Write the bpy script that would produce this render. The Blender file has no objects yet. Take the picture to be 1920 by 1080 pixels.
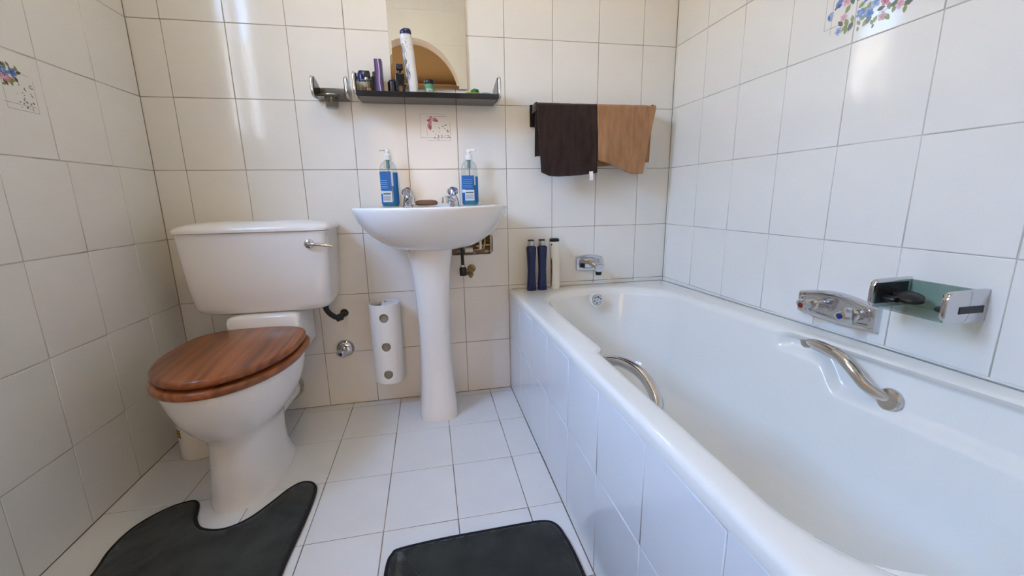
import bpy, bmesh, math, random
from mathutils import Vector, Matrix, noise
random.seed(7)
PI = math.pi
SC = bpy.context.scene
COL = SC.collection

# ------------------------------------------------------------------ camera, sky, sun, exposure
def look_matrix(yaw, pitch, roll):
    cy, sy = math.cos(yaw), math.sin(yaw); cp, sp = math.cos(pitch), math.sin(pitch)
    f = Vector((sy*cp, cy*cp, sp)); r = Vector((cy, -sy, 0)); u = r.cross(f)
    c, s = math.cos(roll), math.sin(roll)
    r2 = c*r + s*u; u2 = -s*r + c*u
    return Matrix((r2, u2, -f)).transposed()
cam = bpy.data.cameras.new('camera'); cam_o = bpy.data.objects.new('camera', cam); COL.objects.link(cam_o)
cam_o.matrix_world = Matrix.Translation((0.9685, -1.7958, 0.8704)) @ look_matrix(0.1922, -0.2125, -0.018).to_4x4()
cam.sensor_width = 36.0; cam.lens = 782.485*36/1920; cam.clip_start = 0.02
SC.camera = cam_o
SC.view_settings.view_transform = 'Standard'; SC.view_settings.look = 'None'
SC.view_settings.gamma = 1.0; SC.view_settings.use_curve_mapping = False
SC.view_settings.exposure = 0.16
W = bpy.data.worlds.new('sky'); SC.world = W; W.use_nodes = True
nt = W.node_tree; bg = nt.nodes['Background']; sky = nt.nodes.new('ShaderNodeTexSky')
sky.sky_type = 'NISHITA'; sky.sun_disc = False; sky.sun_elevation = math.radians(49); sky.sun_rotation = math.radians(90)
sky.air_density = 1.0; sky.dust_density = 0.3; sky.ozone_density = 2.0
nt.links.new(sky.outputs[0], bg.inputs[0]); bg.inputs[1].default_value = 15.0
def light(kind, name, loc, energy, color, **kw):
    l = bpy.data.lights.new(name, kind); l.energy = energy; l.color = color
    o = bpy.data.objects.new(name, l); COL.objects.link(o); o.location = loc
    for k, v in kw.items(): setattr(l, k, v)
    return o
sun = light('SUN', 'sun', (3, 1, 6), 64.0, (1.0, 0.94, 0.78), angle=0.01)
sun.rotation_euler = Vector((-0.80, 0.30, -1.0)).to_track_quat('-Z', 'Y').to_euler()
bath_lamp = light('POINT', 'ceiling_lamp', (0.95, -0.95, 2.36), 6.2, (1.0, 0.90, 0.56), shadow_soft_size=0.10)
portal = light('AREA', 'window_portal', (-0.11, -1.11, 1.75), 1.0, (1, 1, 1), shape='RECTANGLE', size=1.02, size_y=0.66)
portal.rotation_euler = (0, -PI/2, 0); portal.data.cycles.is_portal = True

# ------------------------------------------------------------------ materials
def mat(name, col, rough=0.5, metal=0.0, trans=0.0, ior=1.45, coat=0.0, spec=0.5):
    m = bpy.data.materials.new(name); m.use_nodes = True
    b = m.node_tree.nodes['Principled BSDF']
    b.inputs['Base Color'].default_value = (*col, 1); b.inputs['Roughness'].default_value = rough
    b.inputs['Metallic'].default_value = metal; b.inputs['Transmission Weight'].default_value = trans
    b.inputs['IOR'].default_value = ior; b.inputs['Coat Weight'].default_value = coat
    b.inputs['Specular IOR Level'].default_value = spec
    return m
def nodes(m): return m.node_tree.nodes, m.node_tree.links, m.node_tree.nodes['Principled BSDF']
def noisy(m, c1, c2, scale, detail=3, bump=0.0, bscale=None, dist=0.002, stretch=None, lo=0.35, hi=0.65):
    n, l, b = nodes(m)
    tc = n.new('ShaderNodeTexCoord'); src = tc.outputs['Object']
    if stretch:
        mp = n.new('ShaderNodeMapping'); mp.inputs['Scale'].default_value = stretch
        l.new(src, mp.inputs[0]); src = mp.outputs[0]
    nz = n.new('ShaderNodeTexNoise'); nz.inputs['Scale'].default_value = scale; nz.inputs['Detail'].default_value = detail
    l.new(src, nz.inputs['Vector'])
    r = n.new('ShaderNodeValToRGB'); r.color_ramp.elements[0].color = (*c1, 1); r.color_ramp.elements[1].color = (*c2, 1)
    r.color_ramp.elements[0].position = lo; r.color_ramp.elements[1].position = hi
    l.new(nz.outputs['Fac'], r.inputs[0]); l.new(r.outputs[0], b.inputs['Base Color'])
    if bump:
        nb = n.new('ShaderNodeTexNoise'); nb.inputs['Scale'].default_value = bscale or scale; nb.inputs['Detail'].default_value = 4
        l.new(src, nb.inputs['Vector'])
        bp = n.new('ShaderNodeBump'); bp.inputs['Strength'].default_value = bump; bp.inputs['Distance'].default_value = dist
        l.new(nb.outputs['Fac'], bp.inputs['Height']); l.new(bp.outputs[0], b.inputs['Normal'])
    return m
TILE = noisy(mat('glazed_wall_tile', (0.82, 0.79, 0.75), 0.10), (0.815, 0.785, 0.728), (0.835, 0.805, 0.75), 6, 2, 0.05, 9, 0.004)
FTILE = noisy(mat('glazed_floor_tile', (0.78, 0.75, 0.71), 0.2), (0.775, 0.765, 0.75), (0.825, 0.815, 0.80), 5, 4, 0.08, 40, 0.002)
PTILE = noisy(mat('glazed_panel_tile', (0.75, 0.74, 0.73), 0.12), (0.78, 0.785, 0.79), (0.80, 0.805, 0.81), 6, 2, 0.05, 9, 0.004)
GROUT = noisy(mat('wall_grout', (0.3, 0.25, 0.19), 0.9), (0.30, 0.25, 0.19), (0.48, 0.42, 0.34), 9)
GROUT_L = noisy(mat('pale_wall_grout', (0.4, 0.36, 0.3), 0.9), (0.42, 0.38, 0.31), (0.62, 0.57, 0.50), 7)
FGROUT = noisy(mat('floor_grout', (0.2, 0.15, 0.09), 0.9), (0.16, 0.115, 0.065), (0.34, 0.27, 0.18), 8)
CERAMIC = mat('white_ceramic', (0.86, 0.825, 0.775), 0.07, coat=0.3)
ENAMEL = mat('cream_white_enamel', (0.84, 0.81, 0.745), 0.12, coat=0.3)
CHROME = mat('chrome', (0.62, 0.62, 0.64), 0.10, 1.0)
SATIN = mat('satin_chrome', (0.55, 0.54, 0.53), 0.28, 1.0)
SMOKE = mat('smoked_acrylic', (0.022, 0.021, 0.022), 0.10)
BLACK = mat('black_plastic', (0.012, 0.012, 0.013), 0.3)
RUBBER = mat('black_rubber', (0.015, 0.015, 0.015), 0.55)
PLASTER = mat('white_plaster', (0.82, 0.79, 0.74), 0.8)
WPLASTIC = mat('white_plastic', (0.90, 0.87, 0.815), 0.35)
CREAMPL = mat('cream_plastic', (0.80, 0.77, 0.68), 0.3)
BRASS = mat('old_brass', (0.30, 0.22, 0.10), 0.35, 1.0)
NAVY = mat('navy_plastic', (0.012, 0.020, 0.085), 0.22)
BLUELBL = mat('blue_label', (0.006, 0.115, 0.36), 0.4)
def glass(name, col, rough=0.0, mixf=0.12):
    m = bpy.data.materials.new(name); m.use_nodes = True
    n, l = m.node_tree.nodes, m.node_tree.links; n.remove(n['Principled BSDF'])
    t = n.new('ShaderNodeBsdfTransparent'); t.inputs[0].default_value = (*col, 1)
    g = n.new('ShaderNodeBsdfGlossy'); g.inputs['Roughness'].default_value = rough + 0.03
    lw = n.new('ShaderNodeLayerWeight'); lw.inputs[0].default_value = 0.5
    pw = n.new('ShaderNodeMath'); pw.operation = 'POWER'; pw.inputs[1].default_value = 4.0; l.new(lw.outputs['Facing'], pw.inputs[0])
    ml = n.new('ShaderNodeMath'); ml.operation = 'MULTIPLY_ADD'; ml.inputs[1].default_value = 0.6; ml.inputs[2].default_value = 0.045; l.new(pw.outputs[0], ml.inputs[0])
    mx = n.new('ShaderNodeMixShader'); l.new(ml.outputs[0], mx.inputs[0]); l.new(t.outputs[0], mx.inputs[1]); l.new(g.outputs[0], mx.inputs[2])
    l.new(mx.outputs[0], n['Material Output'].inputs[0]); return m
PANE = glass('window_glass', (0.97, 0.98, 0.98))
SMOKEGLASS = glass('smoked_glass', (0.66, 0.65, 0.63))
GREENGLASS = glass('green_smoked_glass', (0.74, 0.81, 0.78))
CLEAR = glass('clear_plastic', (0.90, 0.92, 0.92))

# wood for the toilet seat
WOOD = mat('varnished_wood', (0.3, 0.09, 0.025), 0.30, coat=0.12)
def wood(m, off=0.0):
    """planks running front to back, fine streaks and a few darker growth lines"""
    n, l, b = nodes(m)
    tc = n.new('ShaderNodeTexCoord'); mp = n.new('ShaderNodeMapping'); mp.inputs['Rotation'].default_value = (0, 0, math.radians(-4))
    mp.inputs['Location'].default_value = (0.045+off, 0, 0); l.new(tc.outputs['Object'], mp.inputs[0])
    sep = n.new('ShaderNodeSeparateXYZ'); l.new(mp.outputs[0], sep.inputs[0])
    pl = n.new('ShaderNodeMath'); pl.operation = 'MULTIPLY'; pl.inputs[1].default_value = 10.0; l.new(sep.outputs['X'], pl.inputs[0])
    fl = n.new('ShaderNodeMath'); fl.operation = 'FLOOR'; l.new(pl.outputs[0], fl.inputs[0])
    wn = n.new('ShaderNodeTexWhiteNoise'); wn.noise_dimensions = '1D'; l.new(fl.outputs[0], wn.inputs['W'])
    mp2 = n.new('ShaderNodeMapping'); mp2.inputs['Scale'].default_value = (1, 0.10, 1.6); l.new(mp.outputs[0], mp2.inputs[0])
    add = n.new('ShaderNodeVectorMath'); add.operation = 'ADD'; l.new(mp2.outputs[0], add.inputs[0]); l.new(wn.outputs['Color'], add.inputs[1])
    wv = n.new('ShaderNodeTexNoise'); wv.inputs['Scale'].default_value = 26; wv.inputs['Detail'].default_value = 5; wv.inputs['Distortion'].default_value = 0.6
    l.new(add.outputs[0], wv.inputs['Vector'])
    gw = n.new('ShaderNodeTexWave'); gw.inputs['Scale'].default_value = 9; gw.inputs['Distortion'].default_value = 9; gw.inputs['Detail'].default_value = 2; gw.inputs['Detail Scale'].default_value = 1.5
    l.new(add.outputs[0], gw.inputs['Vector'])
    mxx = n.new('ShaderNodeMath'); mxx.operation = 'MULTIPLY_ADD'; mxx.inputs[1].default_value = 0.28; l.new(gw.outputs['Fac'], mxx.inputs[0]); l.new(wv.outputs['Fac'], mxx.inputs[2])
    r = n.new('ShaderNodeValToRGB'); r.color_ramp.elements[0].color = (0.160, 0.045, 0.012, 1); r.color_ramp.elements[1].color = (0.340, 0.104, 0.030, 1)
    r.color_ramp.elements[0].position = 0.34; r.color_ramp.elements[1].position = 0.78
    l.new(mxx.outputs[0], r.inputs[0])
    hv = n.new('ShaderNodeHueSaturation'); mr = n.new('ShaderNodeMapRange'); mr.inputs['To Min'].default_value = 0.75; mr.inputs['To Max'].default_value = 1.2
    l.new(wn.outputs['Value'], mr.inputs[0]); l.new(mr.outputs[0], hv.inputs['Value']); l.new(r.outputs[0], hv.inputs['Color'])
    l.new(hv.outputs[0], b.inputs['Base Color'])
wood(WOOD)
WOOD2 = mat('varnished_wood_seat', (0.22, 0.07, 0.02), 0.30, coat=0.12); wood(WOOD2, 0.33)

# ------------------------------------------------------------------ builders
def tag(o, label=None, cat=None, group=None, kind=None):
    if label: o['label'] = label
    if cat: o['category'] = cat
    if group: o['group'] = group
    if kind: o['kind'] = kind
    return o
def thing(name, loc, label, cat, group=None):
    o = bpy.data.objects.new(name, None); o.empty_display_size = 0.05; COL.objects.link(o); o.location = loc
    return tag(o, label, cat, group)
def wloc(o):
    v = Vector((0, 0, 0))
    while o is not None: v = v + o.location; o = o.parent
    return v
def emit(bm, name, m, parent=None, smooth=True, angle=35, label=None, kind=None, base=None):
    """link one bmesh (world coordinates) as ONE mesh object below parent"""
    me = bpy.data.meshes.new(name)
    bmesh.ops.recalc_face_normals(bm, faces=bm.faces)
    org = wloc(parent) if parent else Vector(base or (0, 0, 0))
    if smooth:
        for f in bm.faces: f.smooth = True
        for e in bm.edges:
            if len(e.link_faces) == 2 and e.calc_face_angle(0) > math.radians(angle): e.smooth = False
    bmesh.ops.translate(bm, verts=bm.verts, vec=-org)
    bm.to_mesh(me); bm.free()
    for x in (m if isinstance(m, (list, tuple)) else [m]): me.materials.append(x)
    o = bpy.data.objects.new(name, me); COL.objects.link(o)
    if parent: o.parent = parent
    elif base: o.location = base
    if label: o['label'] = label
    if kind: o['kind'] = kind
    return o
def NB(): return bmesh.new()
def box(bm, a, b, bev=0.0, seg=2, mi=0):
    x0, y0, z0 = a; x1, y1, z1 = b
    vs = [bm.verts.new(p) for p in [(x0,y0,z0),(x1,y0,z0),(x1,y1,z0),(x0,y1,z0),(x0,y0,z1),(x1,y0,z1),(x1,y1,z1),(x0,y1,z1)]]
    fs = [bm.faces.new([vs[i] for i in q]) for q in [(0,3,2,1),(4,5,6,7),(0,1,5,4),(1,2,6,5),(2,3,7,6),(3,0,4,7)]]
    for f in fs: f.material_index = mi
    if bev:
        es = list({e for f in fs for e in f.edges})
        bmesh.ops.bevel(bm, geom=es, offset=bev, segments=seg, profile=0.5, affect='EDGES')
    return vs
def loft(bm, rings, cap0=True, cap1=True, closed=True, mi=0):
    R = [[bm.verts.new(p) for p in r] for r in rings]
    n = len(R[0])
    for a, b in zip(R, R[1:]):
        for i in range(n if closed else n-1):
            f = bm.faces.new((a[i], a[(i+1) % n], b[(i+1) % n], b[i])); f.material_index = mi
    if cap0: bm.faces.new(R[0][::-1]).material_index = mi
    if cap1: bm.faces.new(R[-1]).material_index = mi
    return R
def frame_of(d):
    d = Vector(d).normalized(); a = Vector((0, 0, 1)) if abs(d.z) < 0.9 else Vector((1, 0, 0))
    u = a.cross(d).normalized(); return u, d.cross(u).normalized(), d
def lathe(bm, prof, c=(0,0,0), axis=(0,0,1), n=28, caps=True, mi=0, sx=1.0, sy=1.0):
    """prof: list of (radius, height along axis)"""
    if Vector(axis).normalized().z > 0.999: u, v, d = Vector((1,0,0)), Vector((0,1,0)), Vector((0,0,1))
    else: u, v, d = frame_of(axis)
    c = Vector(c)
    rings = [[c + d*h + u*(r*sx*math.cos(2*PI*i/n)) + v*(r*sy*math.sin(2*PI*i/n)) for i in range(n)] for r, h in prof]
    return loft(bm, rings, caps and prof[0][0] > 1e-6, caps and prof[-1][0] > 1e-6, mi=mi)
def spline(pts, n=8):
    P = [Vector(p) for p in pts]; out = []
    for i in range(len(P)-1):
        p0 = P[i-1] if i else P[i]*2-P[i+1]; p1, p2 = P[i], P[i+1]; p3 = P[i+2] if i+2 < len(P) else P[i+1]*2-P[i]
        for k in range(n):
            t = k/n
            out.append(0.5*((2*p1)+(p2-p0)*t+(2*p0-5*p1+4*p2-p3)*t*t+(3*p1-p0-3*p2+p3)*t**3))
    out.append(P[-1]); return out
def tube(bm, pts, r, n=14, sm=8, mi=0, flat=1.0):
    P = spline(pts, sm) if sm else [Vector(p) for p in pts]
    rings = []; prev = None
    for i, p in enumerate(P):
        d = (P[min(i+1, len(P)-1)] - P[max(i-1, 0)]).normalized()
        if prev is None: u, v, _ = frame_of(d)
        else:
            u = (prev - d*prev.dot(d)).normalized(); v = d.cross(u)
        prev = u
        rr = r(i/(len(P)-1)) if callable(r) else r
        rings.append([p + u*(rr*math.cos(2*PI*k/n)) + v*(rr*flat*math.sin(2*PI*k/n)) for k in range(n)])
    return loft(bm, rings, mi=mi)
def srect(cx, cy, hx, hy, z, n=48, e=4.0):
    out = []
    for i in range(n):
        t = 2*PI*i/n; c, s = math.cos(t), math.sin(t)
        out.append((cx + hx*math.copysign(abs(c)**(2/e), c), cy + hy*math.copysign(abs(s)**(2/e), s), z))
    return out
def prism(bm, poly, axis, a, b, bev=0.0, mi=0):
    """extrude a 2-D polygon along axis x / y / z from a to b"""
    def P(p, h): return {'x': (h, p[0], p[1]), 'y': (p[0], h, p[1]), 'z': (p[0], p[1], h)}[axis]
    A = [bm.verts.new(P(p, a)) for p in poly]; B = [bm.verts.new(P(p, b)) for p in poly]; n = len(poly)
    fs = [bm.faces.new(A[::-1]), bm.faces.new(B)] + [bm.faces.new((A[i], A[(i+1) % n], B[(i+1) % n], B[i])) for i in range(n)]
    for f in fs: f.material_index = mi; f.normal_update()
    if bev:
        bmesh.ops.bevel(bm, geom=list({e for f in fs[:2] for e in f.edges}), offset=bev, segments=2, profile=0.5, affect='EDGES')
def copy_thing(o, loc, label=None, name=None, rotz=None):
    c = o.copy(); COL.objects.link(c); c.location = loc
    if rotz is not None: c.rotation_euler = (0, 0, rotz)
    if label: c['label'] = label
    def kids(a, b):
        for ch in list(a.children):
            d = ch.copy(); COL.objects.link(d); d.parent = b; kids(ch, d)
    kids(o, c); return c
def smst(a, b, x):
    t = max(0.0, min(1.0, (x-a)/(b-a))); return t*t*(3-2*t)

# ------------------------------------------------------------------ room shell
RW, CEIL, REAR = 2.0563, 2.495, -2.05
C1, L1, R1 = 0.1037, 0.1808, 0.2129
ROWS = [0.0] + [0.2386 + 0.2507*k for k in range(10)]       # joints, measured up from the floor
GAP, TD = 0.0022, 0.008
tile_cache = {}; TILE_M = {}
def tile_mesh(w, h, m, shear=0.0):
    key = (round(w, 4), round(h, 4), m.name, round(shear, 5))
    if key in tile_cache: return tile_cache[key]
    bm = NB(); g, bv = GAP/2, 0.0013
    def ring(i, z):
        x0, x1, y0, y1 = i, w-i, i, h-i
        return [(x0, y0+shear*x0, z), (x1, y0+shear*x1, z), (x1, y1+shear*x1, z), (x0, y1+shear*x0, z)]
    loft(bm, [ring(g, -TD), ring(g, -bv), ring(g+bv*0.35, -bv*0.35), ring(g+bv, 0)], cap0=False)
    me = bpy.data.meshes.new('tile'); bmesh.ops.recalc_face_normals(bm, faces=bm.faces)
    for f in bm.faces: f.smooth = len(f.verts) == 4 and f.calc_area() < w*h*0.5
    bm.to_mesh(me); bm.free(); me.materials.append(m)
    tile_cache[key] = me; return me
def put_tile(parent, me, org, u, v, n, w, h, wob=0.0016):
    o = bpy.data.objects.new('tile', me); COL.objects.link(o)
    R = Matrix((u, v, n)).transposed().to_4x4()
    J = Matrix.Translation((w/2, h/2, random.uniform(-2e-4, 2e-4))) @ Matrix.Rotation(random.gauss(0, wob), 4, 'X') @ Matrix.Rotation(random.gauss(0, wob), 4, 'Y') @ Matrix.Translation((-w/2, -h/2, 0))
    M = Matrix.Translation(Vector(org)-wloc(parent)) @ R @ J
    o.parent = parent; o.matrix_local = M; TILE_M[o.name] = M
    return o
X, Y, Z = Vector((1,0,0)), Vector((0,1,0)), Vector((0,0,1))
def cuts(lo, hi, first, step):
    c = [lo]; k = first
    while k < hi-0.012:
        if k > lo+0.012: c.append(k)
        k += step
    c.append(hi); return c
def zs(top): return [z for z in ROWS if z < top-0.01] + [top]

# back wall with the hole behind the basin
HX0, HX1, HZ0, HZ1 = 1.06, 1.236, 0.634, 0.716
bm = NB()
for a, b in [((-.12, 0), (HX0, CEIL)), ((HX1, 0), (RW+.12, CEIL)), ((HX0, 0), (HX1, HZ0)), ((HX0, HZ1), (HX1, CEIL))]:
    box(bm, (a[0], 0.0016, a[1]), (b[0], 0.12, b[1]))
box(bm, (HX0, 0.045, HZ0), (HX1, 0.12, HZ1))
wall_back = emit(bm, 'wall_back', GROUT, kind='structure', smooth=False)
TILE_OF = {}
def notched(parent, x0, x1, z0, z1):
    """tile with a rectangular notch where the hole is"""
    g = GAP/2; nx0, nx1 = max(x0+g, HX0), min(x1-g, HX1)
    bm = NB()
    a, b, c, d = x0+g, x1-g, z0+g, z1-g
    if nx0 <= x0+g+1e-6: poly = [(a, c), (b, c), (b, d), (a, d), (a, HZ1), (nx1-.006, HZ1), (nx1, HZ1-.006), (nx1, HZ0+.012), (nx1-.012, HZ0), (a, HZ0-.003)]
    else: poly = [(a, c), (b, c), (b, HZ0), (nx0, HZ0), (nx0, HZ1), (b, HZ1), (b, d), (a, d)]
    prism(bm, poly, 'y', 0.0, TD)
    bmesh.ops.triangulate(bm, faces=[f for f in bm.faces if len(f.verts) > 4], ngon_method='EAR_CLIP')
    emit(bm, 'tile', TILE, parent, smooth=False)
bx = cuts(0, RW, C1, 0.2); rz = zs(CEIL)
for i in range(len(bx)-1):
    for j in range(len(rz)-1):
        w, h = bx[i+1]-bx[i], rz[j+1]-rz[j]
        if j == 2 and bx[i] < HX1 and bx[i+1] > HX0: notched(wall_back, bx[i], bx[i+1], rz[j], rz[j+1]); continue
        TILE_OF['back', i, j] = put_tile(wall_back, tile_mesh(w, h, TILE), (bx[i], 0, rz[j]), X, Z, -Y, w, h)

# left wall, with the window behind the picture's left edge
WY0, WY1, WZ0, WZ1 = -1.54, -0.78, ROWS[5], 2.26
bm = NB()
for a, b in [((REAR, 0), (WY0, CEIL)), ((WY1, 0), (0.0, CEIL)), ((WY0, 0), (WY1, WZ0)), ((WY0, WZ1), (WY1, CEIL))]:
    box(bm, (-0.125, a[0], a[1]), (-0.0016, b[0], b[1]))
wall_left = emit(bm, 'wall_left', GROUT_L, kind='structure', smooth=False)
ly = cuts(0, -REAR, 0.205, 0.2); lylow = cuts(0, -REAR, L1, 0.2)   # the lower courses are set out a little differently
for j in range(len(rz)-1):
    cl = ly if rz[j] > 0.95 else lylow
    for i in range(len(cl)-1):
        a, b = cl[i], cl[i+1]; c, d = rz[j], rz[j+1]
        segs = [(a, b, c, d)]
        if a < -WY0 and b > -WY1 and d > WZ0+.01 and c < WZ1-.01:
            segs = []
            if a < -WY1-.01: segs.append((a, -WY1, c, d))
            if b > -WY0+.01: segs.append((-WY0, b, c, d))
            if d > WZ1+.01: segs.append((max(a, -WY1), min(b, -WY0), WZ1, d))
        for a, b, c, d in segs:
            o = put_tile(wall_left, tile_mesh(b-a, d-c, TILE), (0, -b, c), Y, Z, X, b-a, d-c)
            TILE_OF.setdefault(('left', i, j), o)
# right wall
bm = NB(); box(bm, (RW+0.0016, REAR, 0), (RW+0.14, 0.0, CEIL))
wall_right = emit(bm, 'wall_right', GROUT_L, kind='structure', smooth=False)
ry = cuts(0, -REAR, R1, 0.2)
ry = [0.0, R1-0.2] + ry[1:] if R1-0.2 > 0.012 else ry
for i in range(len(ry)-1):
    for j in range(1, len(rz)-1):
        w, h = ry[i+1]-ry[i], rz[j+1]-rz[j]
        TILE_OF['right', i, j] = put_tile(wall_right, tile_mesh(w, h, TILE), (RW, -ry[i], rz[j]), -Y, Z, -X, w, h)
# rear wall with the arched doorway, seen only in the mirror
AX, AA, AZ, AB, RT = 0.905, 0.395, 1.715, 0.445, 0.16
def arch_z(x):
    t = (x-AX)/AA
    return None if abs(t) >= 1 else AZ + AB*math.sqrt(max(0.0, 1-t*t))
ax = [AX + AA*math.cos(PI*k/40) for k in range(41)][::-1]; ax[0] = AX-AA; ax[-1] = AX+AA
bm = NB()
outer = [(-.12, 0), (AX-AA, 0)] + [(x, AZ+AB*math.sqrt(max(0, 1-((x-AX)/AA)**2))) for x in ax] + [(AX+AA, 0), (RW+.12, 0)]
top = [(-.12, CEIL)] + [(x, CEIL) for x, z in outer[1:-1]] + [(RW+.12, CEIL)]
F, Bk = REAR-0.0016, REAR-RT
vf = [bm.verts.new((x, F, z)) for x, z in outer]; vb = [bm.verts.new((x, Bk, z)) for x, z in outer]
tf = [bm.verts.new((x, F, z)) for x, z in top]; tb = [bm.verts.new((x, Bk, z)) for x, z in top]
for i in range(len(outer)-1):
    if abs(outer[i][0]-outer[i+1][0]) > 1e-6:
        bm.faces.new((vf[i], vf[i+1], tf[i+1], tf[i])); bm.faces.new((vb[i+1], vb[i], tb[i], tb[i+1]))
    bm.faces.new((vf[i+1], vf[i], vb[i], vb[i+1]))
bmesh.ops.remove_doubles(bm, verts=bm.verts, dist=1e-5)
wall_rear = emit(bm, 'wall_rear', PLASTER, kind='structure', smooth=False)
rx = cuts(0, RW, 0.185, 0.2); rrz = [z+0.12 for z in ROWS[1:-1]]; rrz = [0.0] + [z for z in rrz if z < CEIL-.01] + [CEIL]
for i in range(len(rx)-1):
    for j in range(len(rrz)-1):
        x0, x1, z0, z1 = rx[i], rx[i+1], rrz[j], rrz[j+1]
        inside = x1 > AX-AA and x0 < AX+AA and z0 < AZ+AB
        if not inside: put_tile(wall_rear, tile_mesh(x1-x0, z1-z0, TILE), (x1, REAR, z0), -X, Z, Y, x1-x0, z1-z0); continue
        for s0, s1 in ((x0, min(x1, AX-AA)), (max(x0, AX-AA), min(x1, AX+AA)), (max(x0, AX+AA), x1)):
            if s1-s0 < 0.006: continue
            xx = [s0 + (s1-s0)*k/16 for k in range(17)]
            mid = arch_z((s0+s1)/2)
            lo = [max(z0, (arch_z(x) or AZ)) if mid else z0 for x in xx]
            ok = [(x, l) for x, l in zip(xx, lo) if l < z1-0.004]
            if len(ok) < 2: continue
            g = GAP/2 if len(ok) == 17 else 0
            ok[0] = (ok[0][0]+g, ok[0][1]); ok[-1] = (ok[-1][0]-g, ok[-1][1])
            bm = NB()
            A = [[bm.verts.new((x, yy, l+GAP/2)) for x, l in ok] for yy in (REAR, REAR-TD)]
            T = [[bm.verts.new((x, yy, z1-GAP/2)) for x, l in ok] for yy in (REAR, REAR-TD)]
            for k in range(len(ok)-1):
                bm.faces.new((A[0][k], A[0][k+1], T[0][k+1], T[0][k])); bm.faces.new((A[0][k+1], A[0][k], A[1][k], A[1][k+1])); bm.faces.new((T[0][k], T[0][k+1], T[1][k+1], T[1][k]))
            bm.faces.new((A[0][0], T[0][0], T[1][0], A[1][0])); bm.faces.new((T[0][-1], A[0][-1], A[1][-1], T[1][-1]))
            emit(bm, 'tile', TILE, wall_rear, smooth=False)
# floor
bm = NB(); box(bm, (-.12, REAR-RT, -0.10), (RW+.12, 0.12, -0.0016))
floor = emit(bm, 'floor', FGROUT, kind='structure', smooth=False)
FX0, FY0, FS, FT, SH = 0.6014, -0.0425, 0.2002, 0.2482, 0.0105
fx = [0.0, FX0-2*FS-.0005, FX0-FS, FX0, FX0+FS, FX0+2*FS, FX0+3*FS, 1.304]
fx = [0.0] + [FX0+k*FS for k in (-2, -1, 0, 1, 2, 3)] + [1.3045]
for i in range(len(fx)-1):
    x0, x1 = fx[i], fx[i+1]; w = x1-x0; dy = SH*(x0-FX0)
    # thin cut row along the wall
    bm = NB(); g = GAP/2
    y0, y1 = FY0+dy+g, FY0+SH*(x1-FX0)+g
    if -max(y0, y1) > 0.004:
        prism(bm, [(x0+g, y0), (x1-g, y1), (x1-g, -.0015), (x0+g, -.0015)], 'z', -TD, 0)
        emit(bm, 'tile', FTILE, floor, smooth=False)
    for r in range(8):
        h = FT if r < 7 else 0.25
        put_tile(floor, tile_mesh(w, h, FTILE, SH), (x0, FY0+dy-r*FT-h, 0), X, Y, Z, w, h, 0.001)
# ceiling and the passage behind the arch
bm = NB(); box(bm, (-.2, REAR-RT, CEIL), (RW+.14, 0.12, CEIL+0.1))
emit(bm, 'ceiling', PLASTER, kind='structure', smooth=False)
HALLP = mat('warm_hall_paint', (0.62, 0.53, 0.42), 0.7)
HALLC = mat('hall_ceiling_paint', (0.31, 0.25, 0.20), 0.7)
HY0, HY1, HXa, HXb, HC = -4.6, REAR-RT, -0.1, 2.9, 2.42
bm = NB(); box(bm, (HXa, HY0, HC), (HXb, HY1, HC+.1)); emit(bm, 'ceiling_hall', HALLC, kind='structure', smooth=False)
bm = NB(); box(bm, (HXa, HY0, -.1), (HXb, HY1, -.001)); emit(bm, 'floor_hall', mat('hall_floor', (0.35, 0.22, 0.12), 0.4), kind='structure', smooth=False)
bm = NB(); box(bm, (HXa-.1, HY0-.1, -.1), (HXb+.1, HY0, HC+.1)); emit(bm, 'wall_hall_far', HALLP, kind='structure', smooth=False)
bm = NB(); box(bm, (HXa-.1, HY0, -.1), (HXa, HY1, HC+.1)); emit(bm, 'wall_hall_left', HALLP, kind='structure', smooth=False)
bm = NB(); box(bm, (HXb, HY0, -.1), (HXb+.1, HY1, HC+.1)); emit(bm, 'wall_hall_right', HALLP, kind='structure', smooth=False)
bm = NB(); prism(bm, [(HY0, HC), (HY0+.09, HC), (HY0+.07, HC-.03), (HY0+.03, HC-.07), (HY0, HC-.09)], 'x', HXa, HXb)
emit(bm, 'trim_1', PLASTER, kind='structure', smooth=False)
bm = NB(); box(bm, (RW+.13, HY1-.001, 0), (HXb, HY1+.02, HC)); emit(bm, 'wall_hall_near', HALLP, kind='structure', smooth=False)
fill_o = light('AREA', 'hall_fill', (0.9, -4.4, 1.20), 24.0, (1.0, 0.64, 0.28), shape='RECTANGLE', size=1.5, size_y=1.3)  # fill light added behind the arch to brighten the bathroom
fill_o.rotation_euler = (PI/2, 0, 0)
hl = light('POINT', 'hall_lamp', (0.2, -3.4, 2.2), 2.0, (1.0, 0.68, 0.38), shadow_soft_size=0.07)
# outside ground that the sun strikes
bm = NB(); box(bm, (-14, -24, -.5), (-.125, 14, -.3))
emit(bm, 'ground', noisy(mat('warm_paving', (0.5, 0.42, 0.33), 0.9), (0.28, 0.22, 0.165), (0.36, 0.28, 0.215), 3), kind='structure', smooth=False)

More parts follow.
